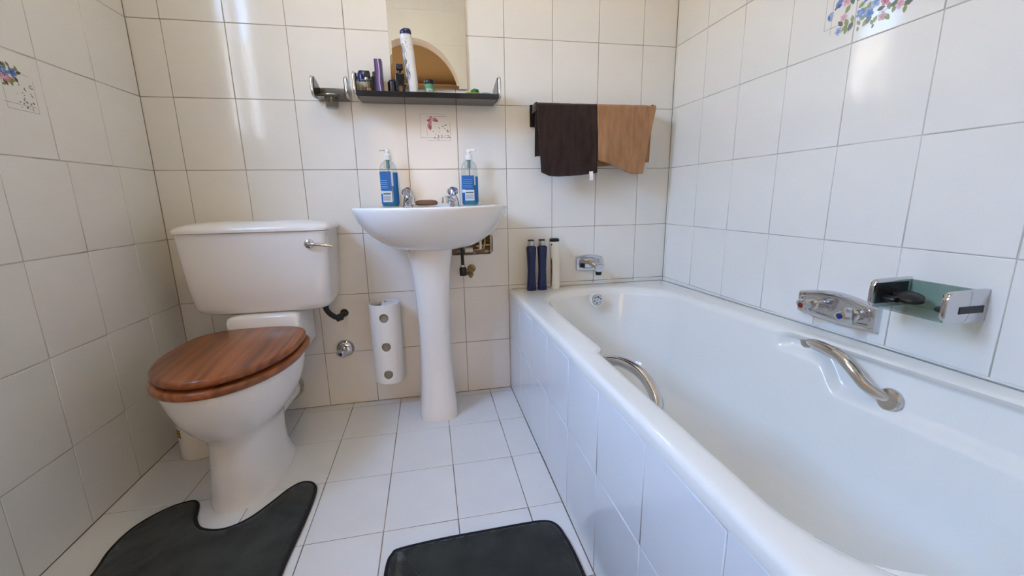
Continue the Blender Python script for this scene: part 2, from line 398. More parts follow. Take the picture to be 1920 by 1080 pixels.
# unseen wall added outside to block low sky and bounce warm light in
bm = NB(); box(bm, (-3.9, -20, -.5), (-3.6, 10, 3.05)); box(bm, (-3.97, -20, 3.05), (-3.53, 10, 3.15), .01, 1)
bo = NB(); box(bo, (-7.5, -24, -.5), (-3.5, -7.6, 5.2)); emit(bo, 'wall_strip_reflector', mat('reflector_white', (0.84, 0.83, 0.81), 0.8), kind='structure', smooth=False)  # unseen white reflector added to brighten the window strips mirrored in the tiles
emit(bm, 'wall_sky_block', noisy(mat('sky_block_peach', (0.6, 0.46, 0.37), 0.9), (0.27, 0.205, 0.16), (0.33, 0.255, 0.20), 2), kind='structure', smooth=False)
# window 1
WFR = mat('window_paint', (0.75, 0.74, 0.72), 0.35)
win = thing('window_1', (-0.08, (WY0+WY1)/2, WZ0), None, None); win['kind'] = 'structure'
bm = NB(); t = 0.035
for a, b in [((WY0, WZ0), (WY1, WZ0+t)), ((WY0, WZ1-t), (WY1, WZ1)), ((WY0, WZ0), (-1.42, WZ1)), ((WY1-t, WZ0), (WY1, WZ1)), ((-1.25, WZ0), (-1.10, WZ1))]:
    box(bm, (-.105, a[0], a[1]), (-.07, b[0], b[1]), 0.003, 1)
emit(bm, 'window_frame', WFR, win)
for a, b in ((-1.42, -1.25), (-1.10, WY1-t)):
    bm = NB(); box(bm, (-.090, a, WZ0+t), (-.086, b, WZ1-t)); emit(bm, 'pane', PANE, win, smooth=False)
bm = NB(); box(bm, (-.07, WY0, WZ0-.02), (0.004, WY1, WZ0+.002), .002, 1); emit(bm, 'window_sill', WFR, win)

# ------------------------------------------------------------------ printed decoration on tiles
def flat(name, col): return mat(name, col, 0.25)
PR = {'line': flat('print_grey_line', (0.36, 0.34, 0.32)), 'dot': flat('print_grey_dot', (0.20, 0.20, 0.19)), 'pink': flat('print_pink', (0.55, 0.22, 0.29)),
      'dpink': flat('print_dark_pink', (0.35, 0.09, 0.15)), 'lpink': flat('print_pale_pink', (0.70, 0.42, 0.45)), 'blue': flat('print_blue', (0.12, 0.21, 0.48)),
      'lblue': flat('print_pale_blue', (0.33, 0.42, 0.58)), 'dblue': flat('print_dark_blue', (0.05, 0.09, 0.28)), 'green': flat('print_green', (0.24, 0.26, 0.07)), 'dgreen': flat('print_dark_green', (0.09, 0.10, 0.05))}
PK = list(PR)
class Print:
    def __init__(s, org, u, v, n): s.o, s.u, s.v, s.n = Vector(org), u, v, n; s.bm = NB(); s.k = 0
    def P(s, x, y): return s.o + s.u*x + s.v*y + s.n*(0.0004 + s.k*4e-6)
    def poly(s, pts, c):
        s.k += 1; f = s.bm.faces.new([s.bm.verts.new(s.P(*p)) for p in pts]); f.material_index = PK.index(c)
    def line(s, a, b, w=0.0011, c='line'):
        dx, dy = b[0]-a[0], b[1]-a[1]; L = math.hypot(dx, dy); nx, ny = -dy/L*w/2, dx/L*w/2
        s.poly([(a[0]+nx, a[1]+ny), (a[0]-nx, a[1]-ny), (b[0]-nx, b[1]-ny), (b[0]+nx, b[1]+ny)], c)
    def ell(s, cx, cy, rx, ry, ang, c, n=10):
        ca, sa = math.cos(ang), math.sin(ang)
        s.poly([(cx+rx*math.cos(2*PI*i/n)*ca-ry*math.sin(2*PI*i/n)*sa, cy+rx*math.cos(2*PI*i/n)*sa+ry*math.sin(2*PI*i/n)*ca) for i in range(n)], c)
    def leaf(s, cx, cy, L, ang, c):
        ca, sa = math.cos(ang), math.sin(ang); w = L*0.26
        s.poly([(cx+a*ca-b*sa, cy+a*sa+b*ca) for a, b in [(-L/2, 0), (-L/4, w*.8), (L*.1, w), (L/2, 0), (L*.1, -w), (-L/4, -w*.8)]], c)
    def flower(s, cx, cy, r, c, c2):
        for k in range(5):
            a = 2*PI*k/5 + cx*50
            s.ell(cx+r*.55*math.cos(a), cy+r*.55*math.sin(a), r*.5, r*.38, a, c)
        s.ell(cx, cy, r*.42, r*.36, 0.4, c2); s.ell(cx+r*.12, cy, r*.2, r*.16, 0, c)
    def sq(s, x0, y0, x1, y1, sides='lrtb'):
        if 'l' in sides: s.line((x0, y0), (x0, y1))
        if 'r' in sides: s.line((x1, y0), (x1, y1))
        if 't' in sides: s.line((x0, y1), (x1, y1))
        if 'b' in sides: s.line((x0, y0), (x1, y0))
    def dots(s, x0, y0, x1, y1, n):
        for i in range(n):
            t, q = random.random()**0.7, random.random()**0.7
            x, y = x0+(x1-x0)*t, y1+(y0-y1)*q
            s.leaf(x, y, random.uniform(.004, .009), random.uniform(0, 6), 'dot' if random.random() < .5 else 'line')
    def done(s, name, parent):
        me = bpy.data.meshes.new(name); s.bm.transform(TILE_M[parent.name].inverted()); s.bm.to_mesh(me); s.bm.free()
        for k in PK: me.materials.append(PR[k])
        o = bpy.data.objects.new(name, me); COL.objects.link(o); o.parent = parent; return o
p = Print((0.9037, 0, ROWS[4]), X, Z, -Y)                     # pink butterfly below the shelf
p.sq(.055, .122, .146, .212, 'ltb'); p.line((.146, .205), (.146, .212)); p.sq(.080, .111, .172, .203, 'rtb'); p.line((.08, .13), (.08, .165))
p.dots(.10, .113, .170, .185, 34)
for (x, y, l, a, c) in [(.096, .196, .020, 1.2, 'pink'), (.088, .188, .016, .4, 'dpink'), (.112, .190, .030, -.35, 'pink'), (.118, .187, .018, -.4, 'dpink'), (.094, .180, .022, 1.5, 'pink'), (.091, .166, .034, 1.75, 'pink'), (.092, .162, .020, 1.8, 'dpink'), (.102, .192, .018, .9, 'lpink')]: p.leaf(x, y, l, a, c)
p.done('butterfly_print', TILE_OF['back', 5, 4])
li = max(i for i in range(len(ly)-1) if ly[i] < 0.45)
p = Print((0, 0, 0), Y, Z, X)                                 # flower tile on the left wall
p.sq(-.525, 1.117, -.440, 1.19, 'b'); p.line((-.470, 1.192), (-.443, 1.189)); p.sq(-.518, 1.103, -.433, 1.18, 'rbl')
p.dots(-.49, 1.105, -.437, 1.17, 26)
for (x, y, l, a, c) in [(-.468, 1.192, .016, .3, 'dgreen'), (-.473, 1.200, .016, 1.9, 'green'), (-.493, 1.205, .014, 2.2, 'green'), (-.502, 1.202, .014, 2.0, 'green'), (-.510, 1.203, .016, 2.4, 'dgreen'), (-.489, 1.171, .018, -.2, 'green'), (-.478, 1.174, .016, -1, 'dgreen'), (-.493, 1.165, .018, -1.3, 'green'), (-.508, 1.162, .018, -.9, 'dgreen'), (-.513, 1.157, .012, .2, 'green'), (-.53, 1.207, .018, 2, 'dgreen'), (-.535, 1.165, .018, 4, 'green'), (-.545, 1.20, .018, 2.8, 'green')]: p.leaf(x, y, l, a, c)
for (x, y, r, c, d) in [(-.502, 1.173, .011, 'pink', 'lpink'), (-.516, 1.176, .011, 'lpink', 'pink'), (-.485, 1.189, .012, 'blue', 'dblue'), (-.508, 1.188, .012, 'blue', 'lblue'), (-.530, 1.187, .013, 'lblue', 'blue')]: p.flower(x, y, r, c, d)
p.done('flower_print', TILE_OF['left', li, 4])
# right wall: a spray across two tiles
ri = [i for i in range(len(ry)-1) if abs(ry[i]-(R1+0.4)) < .01][0]
sp = R1+0.6
A = Print((RW, 0, 0), -Y, Z, -X); Bp = Print((RW, 0, 0), -Y, Z, -X)
A.line((.727, 1.298), (.727, 1.45)); A.line((.727, 1.298), (.76, 1.3)); A.line((.747, 1.283), (.747, 1.45)); A.line((.747, 1.298), (.775, 1.302))
for (x, y, l, a, c) in [(.766, 1.354, .022, .5, 'blue'), (.760, 1.352, .022, 1.2, 'blue'), (.764, 1.346, .018, .1, 'dblue'), (.755, 1.343, .010, 1.1, 'dgreen'), (.742, 1.334, .020, .3, 'lblue'), (.744, 1.328, .022, 1.2, 'lblue'), (.738, 1.327, .016, 2.0, 'blue')]: A.leaf(x, y, l, a, c)
def both(fn, x, *a):
    fn_a = getattr(A if x < sp else Bp, fn); fn_a(x, *a)
LV = [(.774, 1.301, .021, 2.4, 1), (.788, 1.287, .020, .6, 0), (.791, 1.298, .022, 1.9, 0), (.803, 1.285, .024, 1.1, 1), (.806, 1.301, .018, 1.7, 0), (.824, 1.285, .016, 2.3, 0), (.834, 1.293, .018, .4, 0), (.841, 1.280, .020, 1.0, 0), (.849, 1.285, .024, 1.2, 1), (.858, 1.274, .014, 2.0, 0),
      (.827, 1.325, .020, .5, 0), (.836, 1.310, .020, .2, 0), (.846, 1.314, .022, 1.3, 0), (.877, 1.297, .020, .1, 1), (.895, 1.296, .020, 1.9, 0), (.908, 1.286, .020, 1.2, 0), (.908, 1.296, .022, .3, 1), (.937, 1.286, .024, .1, 1), (.932, 1.275, .018, 1.5, 0), (.894, 1.273, .020, 2.2, 0), (.865, 1.278, .018, 1.0, 0), (.791, 1.279, .018, 1.3, 0), (.824, 1.271, .012, 1.6, 0), (.862, 1.264, .010, 1.2, 1),
      (.79, 1.33, .022, 1.0, 0), (.80, 1.345, .022, 2.0, 1), (.82, 1.345, .022, .7, 0), (.85, 1.345, .022, 2.4, 0), (.90, 1.335, .022, 1.3, 0), (.93, 1.33, .022, .4, 1), (.87, 1.345, .022, 1.3, 0)]
for x, y, L_, a, k in LV:
    if abs(x-sp) > .004: both('leaf', x, y, L_, a, 'dgreen' if k else 'green')
for (x, y, r, c, d) in [(.771, 1.284, .010, 'lblue', 'blue'), (.781, 1.313, .010, 'lpink', 'pink'), (.826, 1.306, .011, 'blue', 'lblue'), (.846, 1.302, .011, 'lblue', 'blue'), (.850, 1.296, .010, 'blue', 'dblue'), (.862, 1.316, .012, 'lblue', 'blue'), (.882, 1.278, .010, 'lpink', 'pink'), (.886, 1.310, .012, 'pink', 'dpink'), (.920, 1.290, .011, 'lpink', 'pink'), (.938, 1.306, .012, 'blue', 'lblue'), (.905, 1.325, .012, 'lpink', 'pink'), (.84, 1.34, .013, 'blue', 'lblue'), (.785, 1.35, .012, 'lpink', 'pink')]: both('flower', x, y, r, c, d)
Bp.line((.873, 1.288), (.90, 1.291))
A.done('flower_print', TILE_OF['right', ri, 5]); Bp.done('flower_print', TILE_OF['right', ri+1, 5])

# ------------------------------------------------------------------ bath
BX0, BX1, BY1 = 1.303, 2.054, -1.69
def rimz(y): return 0.474 - 0.019*y
bath = thing('bathtub', (1.68, -0.85, 0.03), 'cream white enamel bathtub with grab handles along the right wall', 'bathtub')
def xl(y): return 1.398 + 0.018*max(y, -1.7) - 0.018*smst(-.825, -.870, y)
def xr(y): return 1.925 - 0.050*y
NS_, NL_, NCN = 44, 220, 30                                    # points per end, per side, per corner
NA = 2*NS_ + 2*NL_ + 4*NCN
def rounded(fl, fr, y0, y1, rh, rr):
    """closed contour between the side curves fl(y) and fr(y); corner radii rh at the tap end, rr at the other end"""
    out = []
    def corner(cx, cy, r_, a0):
        return [(cx+r_*math.cos(a0+PI/2*k/NCN), cy+r_*math.sin(a0+PI/2*k/NCN)) for k in range(NCN)]
    a, b = fr(y0-rh), fl(y0-rh)
    out += corner(a-rh, y0-rh, rh, 0)
    out += [(a-rh+(b+rh-(a-rh))*k/NS_, y0) for k in range(NS_)]
    out += corner(b+rh, y0-rh, rh, PI/2)
    ya, yb = y0-rh, y1+rr
    out += [(fl(ya+(yb-ya)*k/NL_), ya+(yb-ya)*k/NL_) for k in range(NL_)]
    a, b = fr(yb), fl(yb)
    out += corner(b+rr, yb, rr, PI)
    out += [(b+rr+(a-rr-(b+rr))*k/NS_, y1) for k in range(NS_)]
    out += corner(a-rr, yb, rr, 1.5*PI)
    out += [(fr(yb+(ya-yb)*k/NL_), yb+(ya-yb)*k/NL_) for k in range(NL_)]
    return out
def outer_ring(ins, dz):
    P = rounded(lambda y: BX0+ins, lambda y: BX1-ins, -0.001-ins, BY1+ins, 0.022, 0.022)
    return [(x, y, rimz(y)+dz) for x, y in P]
def inner_ring(d, dz, zb=None, dh=1.0, dr=1.0, rc=None):
    out = []
    y0, y1 = -0.098-d*dh, BY1+0.09+d*dr; rh = min(0.225 if rc is None else rc, (xr(-.3)-xl(-.3))/2 - d - .006)
    for x, y in rounded(lambda y: xl(y)+d, lambda y: xr(y)-d, y0, y1, rh, rh*.8):
        zr = rimz(y)
        z = zr+dz if zb is None else zb + (zr-0.485)*max(0, (zb-0.1)/0.385)
        h = z-(zr-0.485)
        u = (x-1.665)/0.28
        # recessed shoulder round the grab handles, running on to the rear end
        st1 = smst(-0.800, -0.845, y); st2 = smst(-0.935, -1.005, y)
        lim = 0.434 + (0.372-0.434)*st2
        k = st1*smst(lim-0.014, lim+0.014, h)*smst(0.5, 0.85, abs(u))*smst(0.484, 0.458, h)
        x += k*0.027*(1 if u > 0 else -0.8)
        out.append((x, y, z))
    return out
rings = [outer_ring(0.012, -0.032), outer_ring(0.001, -0.030), outer_ring(0.0, -0.012), outer_ring(0.003, -0.005), outer_ring(0.009, -0.001), outer_ring(0.016, 0.0)]
rings += [inner_ring(-0.022, 0.0), inner_ring(-0.008, -0.0008), inner_ring(0.002, -0.003), inner_ring(0.0085, -0.0065), inner_ring(0.0135, -0.012), inner_ring(0.017, -0.020)]
prof = [(0.017, 0.465), (0.022, 0.43), (0.030, 0.38), (0.042, 0.30), (0.056, 0.22), (0.075, 0.16), (0.10, 0.125), (0.14, 0.108), (0.19, 0.102)]
def plerp(z):
    for (d0, z0), (d1, z1) in zip(prof, prof[1:]):
        if z1 <= z <= z0:
            t = (z0-z)/(z0-z1); return d0+(d1-d0)*t
    return prof[-1][0]
zz = [0.465-0.0035*k for k in range(1, 42)] + [0.30, 0.28, 0.26, 0.24, 0.22, 0.20, 0.18, 0.16, 0.145, 0.132, 0.122, 0.114, 0.108, 0.104, 0.102]
for z in zz:
    d = plerp(z); rings.append(inner_ring(d, 0, zb=z, dh=1.25, dr=3.2, rc=0.225-0.05*smst(.4, .1, z)))
bm = NB(); loft(bm, rings, cap0=False, cap1=True)
emit(bm, 'tub', ENAMEL, bath, angle=50)
bm = NB()                                                     # chrome overflow
OC, OD = Vector((1.657, -0.1565, 0.437)), Vector((0, -1, 0.12))
lathe(bm, [(0.0, 0.012), (0.012, 0.0118), (0.022, 0.010), (0.0225, 0.0085)], OC, OD, 32)
ov = emit(bm, 'overflow_plate', CHROME, bath)
bm = NB(); lathe(bm, [(0.033, -0.004), (0.0325, 0.004), (0.030, 0.007), (0.024, 0.0078), (0.0225, 0.004), (0.0, 0.003)], OC, OD, 36); emit(bm, 'overflow_ring', ENAMEL, bath)
u, v, d = frame_of(OD)
bm = NB()
for k in range(6):
    a = 2*PI*k/6+.3; lathe(bm, [(0.0036, 0.0), (0.0036, 0.0006), (0, 0.0006)], OC+d*0.0112+u*0.0125*math.cos(a)+v*0.0125*math.sin(a), OD, 12)
emit(bm, 'overflow_hole', BLACK, ov)
STEEL = mat('brushed_grab_steel', (0.60, 0.56, 0.52), 0.16, 1.0)
bm = NB(); tube(bm, [(1.992, -0.872, 0.466), (1.972, -0.895, 0.472), (1.957, -0.945, 0.477), (1.946, -0.996, 0.475), (1.942, -1.035, 0.456), (1.948, -1.066, 0.428), (1.966, -1.092, 0.412), (1.990, -1.106, 0.404)], lambda t: 0.0115+0.002*math.sin(PI*t), 16, 10)
gh = emit(bm, 'grab_handle', STEEL, bath)
for c, ax_ in (((1.984, -0.874, 0.466), (-1, -.15, .15)), ((1.976, -1.102, 0.405), (-1, .1, .2))):
    bm = NB(); q_ = .74 if c[1] > -1 else 1.0; lathe(bm, [(0.027*q_, -0.006), (0.027*q_, 0.003), (0.024*q_, 0.007), (0.014*q_, 0.010)], c, ax_, 28); emit(bm, 'flange', STEEL, gh)
bm = NB(); tube(bm, [(1.372, -0.835, 0.445), (1.392, -0.848, 0.456), (1.418, -0.895, 0.468), (1.430, -0.975, 0.468), (1.420, -1.055, 0.452), (1.398, -1.095, 0.440), (1.374, -1.110, 0.434)], lambda t: 0.0115+0.002*math.sin(PI*t), 16, 10)
gh = emit(bm, 'grab_handle', CHROME, bath)
for c, ax_ in (((1.377, -0.838, 0.446), (1, -.3, .1)), ((1.378, -1.108, 0.434), (1, .2, .2))):
    bm = NB(); lathe(bm, [(0.025, -0.006), (0.025, 0.003), (0.022, 0.007), (0.014, 0.010)], c, ax_, 28); emit(bm, 'flange', CHROME, gh)
# tiled bath front
bp = thing('bath_surround', (1.33, -0.85, 0), 'white tiled upright front of the bathtub facing the floor mats', 'bath surround')
bm = NB(); box(bm, (1.3066, REAR, 0), (1.330, -0.002, 0.44)); emit(bm, 'panel_core', GROUT_L, bp, smooth=False)
bm = NB(); box(bm, (1.331, REAR+.002, 0), (RW-.001, BY1-.004, .495), .004, 2); emit(bm, 'trim_2', PTILE, kind='structure')
pys = cuts(0.002, -REAR, 0.2175, 0.2)
for i in range(len(pys)-1):
    for z0, z1 in ((0.0, 0.258), (0.258, rimz(max(BY1, -(pys[i]+pys[i+1])/2))-0.0315)):
        w, h = pys[i+1]-pys[i], z1-z0
        put_tile(bp, tile_mesh(w, h, PTILE), (1.305, -pys[i], z0), -Y, Z, -X, w, h)
bm = NB()                                                     # sealant bead along the walls
tube(bm, [(1.32, -.002, rimz(0)+.001), (2.05, -.002, rimz(0)+.001)], .0035, 8, 0); tube(bm, [(RW-.002, -.004, rimz(0)+.001), (RW-.002, BY1, rimz(BY1)+.001)], .0035, 8, 0)
emit(bm, 'sealant_bead', mat('old_white_sealant', (0.72, 0.69, 0.63), 0.5), bath)

# bath spout
sp_ = thing('bath_spout', (1.68, 0, 0.575), 'chrome bath spout on the back wall above the tub', 'bath spout')
bm = NB()
def bowed(x0, x1, z0, z1, bow, n=8):
    top = [(x0+(x1-x0)*k/n, z1+bow*math.sin(PI*k/n)) for k in range(n+1)]; bot = [(x1+(x0-x1)*k/n, z0-bow*.35*math.sin(PI*k/n)) for k in range(n+1)]
    return bot[::-1] and (bot + top)
def yloft(bm, poly_fn, levels, axis='y'):
    rs_ = []
    for ins, h in levels:
        P2 = poly_fn(ins); rs_.append([(p[0], h, p[1]) if axis == 'y' else (h, p[0], p[1]) for p in P2])
    loft(bm, rs_)
pf = lambda i: bowed(1.616+i, 1.738-i, 0.541+i, 0.602-i, 0.010)
yloft(bm, pf, [(0, -.0), (0, -.006), (.003, -.011), (.012, -.012), (.015, -.009), (.016, -.009)])
emit(bm, 'wall_plate', CHROME, sp_)
bm = NB(); rr = []
for t, w, h, zc in [(0, .014, .012, .578), (.5, .014, .012, .574), (.8, .017, .014, .572), (.93, .020, .017, .569), (1.0, .019, .015, .566)]:
    y = -.008 - .115*t; rr.append([(1.683+w*math.copysign(abs(math.cos(a))**.5, math.cos(a)), y, zc+h*math.copysign(abs(math.sin(a))**.5, math.sin(a))) for a in [2*PI*k/24 for k in range(24)]])
loft(bm, rr); emit(bm, 'spout', CHROME, sp_)
bm = NB(); lathe(bm, [(.0125, -.010), (.0135, 0), (.0135, .008)], (1.683, -.108, .546), (0, 0, 1), 20); emit(bm, 'nozzle', BLACK, sp_)
for x in (1.625, 1.729):
    bm = NB(); lathe(bm, [(.004, 0), (.004, .003), (.002, .004)], (x, -.010, .570), (0, -1, 0), 12); emit(bm, 'screw', SATIN, sp_)
# mixer plate on the right wall
mx = thing('bath_mixer', (RW, -0.885, 0.556), 'chrome two-handle bath mixer plate on the right wall above the tub', 'bath mixer')
bm = NB()
def bowedx(i): return [(-p[0], p[1]) for p in bowed(.770+i, .996-i, .526+i, .586-i, .018, 12)]
yloft(bm, bowedx, [(0, RW), (0, RW-.012), (.003, RW-.018), (.007, RW-.020), (.015, RW-.020), (.017, RW-.017), (.018, RW-.017)], 'x')
emit(bm, 'wall_plate', CHROME, mx)
HOT = mat('red_mark', (0.22, 0.01, 0.015), 0.3); COLD = mat('blue_mark', (0.01, 0.03, 0.16), 0.3)
def tri_ring(c, r, d, rot, e=0.34, n=24):
    u, v, dd = frame_of(d); out = []
    for k in range(n):
        a = 2*PI*k/n; rr_ = r*(1-e*(0.5-0.5*math.cos(3*a))); out.append(Vector(c)+u*rr_*math.cos(a+rot)+v*rr_*math.sin(a+rot))
    return out
def knob(parent, base, d, s, rot, mark, nm='handle'):
    d = Vector(d).normalized(); b = Vector(base); bm = NB()
    lathe(bm, [(.016*s, -.002), (.016*s, .012*s), (.012*s, .017*s), (.011*s, .028*s)], b, d, 20)
    R_ = [tri_ring(b+d*h*s, r*s, d, rot, e) for r, h, e in [(.011, .026, .05), (.024, .034, .34), (.028, .040, .42), (.028, .052, .42), (.022, .062, .36), (.012, .066, .1)]]
    loft(bm, R_); h = emit(bm, nm, CHROME, parent, angle=28)
    bm = NB(); lathe(bm, [(.0085*s, .064*s), (.0085*s, .068*s), (.006*s, .069*s)], b, d, 18); emit(bm, 'marker', mark, h)
    return h
knob(mx, (RW-.018, -.836, .560), (-1, 0, .02), .86, .7, HOT); knob(mx, (RW-.018, -.952, .560), (-1, 0, .02), .86, 1.2, COLD)
# soap dish (smoked glass) on the right wall
sd = thing('soap_dish', (RW, -1.085, 0.61), 'smoked glass soap dish with chrome ends on the right wall', 'soap dish')
y0, y1 = -1.184, -1.040
bm = NB(); box(bm, (RW-.010, y0+.004, .612), (RW-.001, y1-.004, .672), .001, 1); emit(bm, 'back_plate', GREENGLASS, sd)
bm = NB(); box(bm, (RW-.100, y0+.004, .612), (RW-.010, y1-.004, .617), .001, 1); emit(bm, 'tray', GREENGLASS, sd)
def end_bracket(parent, mk, lab=None):
    bm = NB(); mk(bm); return emit(bm, 'end_bracket', CHROME, parent)
for ya, yb, yi in ((y0-.004, y0+.008, y0-.0055), (y1-.008, y1+.004, y1+.0035)):
    bm = NB(); prism(bm, [(RW-.0, .610), (RW-.085, .610), (RW-.098, .613), (RW-.106, .622), (RW-.106, .660), (RW-.102, .670), (RW-.094, .675), (RW-.0, .677)], 'y', ya, yb, .003)
    e = emit(bm, 'end_bracket', CHROME, sd)
    bm = NB(); box(bm, (RW-.075, yi, .630), (RW-.012, yi+.002, .645), .0008, 1); emit(bm, 'inlay', BLACK, e)
    bm = NB(); yy = yb if ya < -1.1 else ya; dd = .028 if ya < -1.1 else -.028
    box(bm, (RW-.100, min(yy, yy+dd*.08), .620), (RW-.012, max(yy, yy+dd*.08), .668), .0005, 1); emit(bm, 'dark_lining', SMOKE, e)
    bm = NB(); lathe(bm, [(.013, 0), (.013, .020), (.010, .026)], (RW-.07, yy, .632), (0, 1 if dd > 0 else -1, 0), 18, sx=1.0, sy=.6); emit(bm, 'peg', BLACK, e)
bm = NB(); lathe(bm, [(.0, .0), (.030, .003), (.030, .010), (.022, .014), (0, .015)], (RW-.045, -1.078, .632), (-.35, -.15, 1), 22, sx=1.0, sy=.7); emit(bm, 'drain_insert', BLACK, sd)

# ------------------------------------------------------------------ toilet
TX = 0.362
wc = thing('toilet', (TX, -0.4, 0), 'white close-coupled toilet with a varnished wooden seat, in the left corner', 'toilet')
def oval(cx, yf, yb, hw, z, n=56, front_e=2.0, back_e=2.6, wide=0.45):
    """egg outline: widest part at wide of the length from the back"""
    out = []; yc = yb + (yf-yb)*wide
    for i in range(n):
        t = 2*PI*i/n; c, s = math.cos(t), math.sin(t)
        e = back_e if s > 0 else front_e
        L = (yb-yc) if s > 0 else (yc-yf)
        out.append((cx+hw*math.copysign(abs(c)**(2/e), c), yc+L*math.copysign(abs(s)**(2/e), s), z))
    return out
bm = NB()
R_ = []
for z, hw, yf, yb, be, fe in [(0.0, .100, -.622, -.262, 3.2, 2.2), (.012, .099, -.621, -.264, 3.2, 2.2), (.035, .094, -.616, -.285, 3.2, 2.2), (.075, .088, -.610, -.295, 3.0, 2.3), (.13, .085, -.600, -.295, 3.0, 2.3),
      (.180, .087, -.592, -.285, 3.0, 2.3), (.205, .095, -.598, -.270, 2.8, 2.2), (.228, .116, -.620, -.25, 2.6, 2.1), (.255, .137, -.645, -.235, 2.5, 2.0), (.29, .155, -.667, -.225, 2.5, 2.0), (.33, .168, -.683, -.215, 2.5, 2.0), (.365, .175, -.692, -.21, 2.5, 2.0), (.382, .176, -.694, -.21, 2.5, 2.0), (.387, .172, -.690, -.215, 2.5, 2.0)]:
    R_.append(oval(TX, yf, yb, hw, z, front_e=fe, back_e=be))
loft(bm, R_); emit(bm, 'pan', CERAMIC, wc, angle=60)
bm = NB()                                                     # platform between pan and cistern
loft(bm, [srect(TX+.01, y, hx, hz, zc, 40, 5) if False else [(TX+.012+hx*math.copysign(abs(math.cos(a))**.25, math.cos(a)), y, zc+hz*math.copysign(abs(math.sin(a))**.25, math.sin(a))) for a in [2*PI*k/40 for k in range(40)]] for y, hx, hz, zc in [(-.03, .112, .088, .3935), (-.12, .116, .085, .3965), (-.205, .119, .072, .409), (-.228, .119, .058, .4225), (-.236, .116, .050, .4225)]])
emit(bm, 'cistern_platform', CERAMIC, wc, angle=60)
bm = NB(); R_ = []
for z, x0, x1, yf, e in [(.478, .195, .545, -.165, 3.5), (.480, .170, .572, -.190, 4.5), (.490, .155, .588, -.206, 6), (.51, .146, .597, -.213, 8), (.60, .138, .604, -.219, 10), (.70, .131, .609, -.222, 11), (.770, .127, .612, -.224, 11)]:
    R_.append(srect((x0+x1)/2, (yf-.004)/2, (x1-x0)/2, (-yf-.004)/2, z, 80, e))
loft(bm, R_); emit(bm, 'cistern', CERAMIC, wc, angle=50)
bm = NB(); R_ = []
for z, ins, e in [(.7705, .004, 8), (.772, -.008, 8), (.780, -.0095, 8), (.788, -.006, 7), (.795, .004, 6), (.801, .022, 5), (.806, .055, 4), (.808, .09, 3.5)]:
    R_.append(srect(.3695, -.114, .2425-ins, .110-ins*(.75 if ins > 0 else 1), z, 80, e))
loft(bm, R_); emit(bm, 'cistern_lid', CERAMIC, wc, angle=60)
bm = NB(); lathe(bm, [(.0, .012), (.010, .0115), (.015, .008), (.017, .0)], (.553, -.222, .726), (0, -1, 0), 24)
tube(bm, [(.553, -.236, .726), (.575, -.242, .725), (.605, -.242, .721), (.632, -.238, .716)], lambda t: .0068-.0028*t, 12, 6); tube(bm, [(.553, -.22, .726), (.553, -.241, .726)], .008, 14, 0)
emit(bm, 'flush_lever', CHROME, wc)
def solid_oval(bm, cx, yf, yb, hw, z0, z1, r, be, fe=2.0, wide=.42):
    R_ = []
    for ins, z in [(r, z0), (r*.4, z0+r*.2), (0, z0+r*.8), (0, z1-r*.8), (r*.3, z1-r*.25), (r, z1)]:
        R_.append(oval(cx, yf+ins, yb-ins, hw-ins, z, 64, fe, be, wide))
    loft(bm, R_)
bm = NB(); solid_oval(bm, TX, -.712, -.232, .188, .390, .412, .008, 4.0); emit(bm, 'seat', WOOD2, wc, angle=60)
bm = NB(); solid_oval(bm, TX, -.703, -.236, .181, .4185, .441, .0085, 3.4); emit(bm, 'lid', WOOD, wc, angle=60)
for x in (TX-.075, TX+.075):
    bm = NB(); lathe(bm, [(.008, -.022), (.008, .022)], (x, -.243, .418), (1, 0, 0), 14); box(bm, (x-.010, -.255, .386), (x+.010, -.232, .394), .002, 1); emit(bm, 'hinge', BRASS, wc)
bm = NB(); box(bm, (TX+.13, -.565, .386), (TX+.145, -.55, .392), .002, 1); emit(bm, 'seat_buffer', WPLASTIC, wc)
bm = NB(); lathe(bm, [(.046, 0), (.046, .16), (.050, .165), (.050, .20), (.047, .21)], (.352, -.225, .118), (0, 1, -.02), 32); emit(bm, 'waste_pipe', WPLASTIC, wc)
bm = NB(); lathe(bm, [(.050, .0), (.060, .002), (.062, .016), (.058, .030)], (.350, -.033, .113), (0, 1, 0), 28); emit(bm, 'pipe_collar', noisy(mat('cement', (.45, .40, .31), .95), (.32, .27, .19), (.55, .50, .40), 40, 4, .6, 60), wc)
bm = NB(); tube(bm, [(.548, -.085, .487), (.550, -.082, .455), (.560, -.075, .432), (.578, -.062, .412), (.592, -.05, .408)], .0105, 14, 8)
lathe(bm, [(.014, 0), (.014, .022), (.011, .026)], (.548, -.085, .462), (0, 0, 1), 12); lathe(bm, [(.0145, -.012), (.0145, .012)], (.589, -.052, .407), (.8, .5, .2), 12)
tube(bm, [(.590, -.05, .408), (.600, -.03, .412), (.600, .002, .412)], .0115, 14, 6); lathe(bm, [(.017, 0), (.015, .008)], (.600, -.001, .412), (0, -1, 0), 16)
emit(bm, 'inlet_valve', RUBBER, wc)
# chrome stop tap on the wall
sv = thing('stop_tap', (.590, 0, .257), 'round chrome stop tap on the back wall beside the toilet', 'tap')
bm = NB(); lathe(bm, [(.037, 0), (.037, .004), (.034, .010), (.024, .017), (.016, .019)], (.590, 0, .257), (0, -1, 0), 32); emit(bm, 'wall_flange', CHROME, sv)
knob(sv, (.587, -.012, .257), (-.12, -1, -.1), .80, 1.0, COLD)
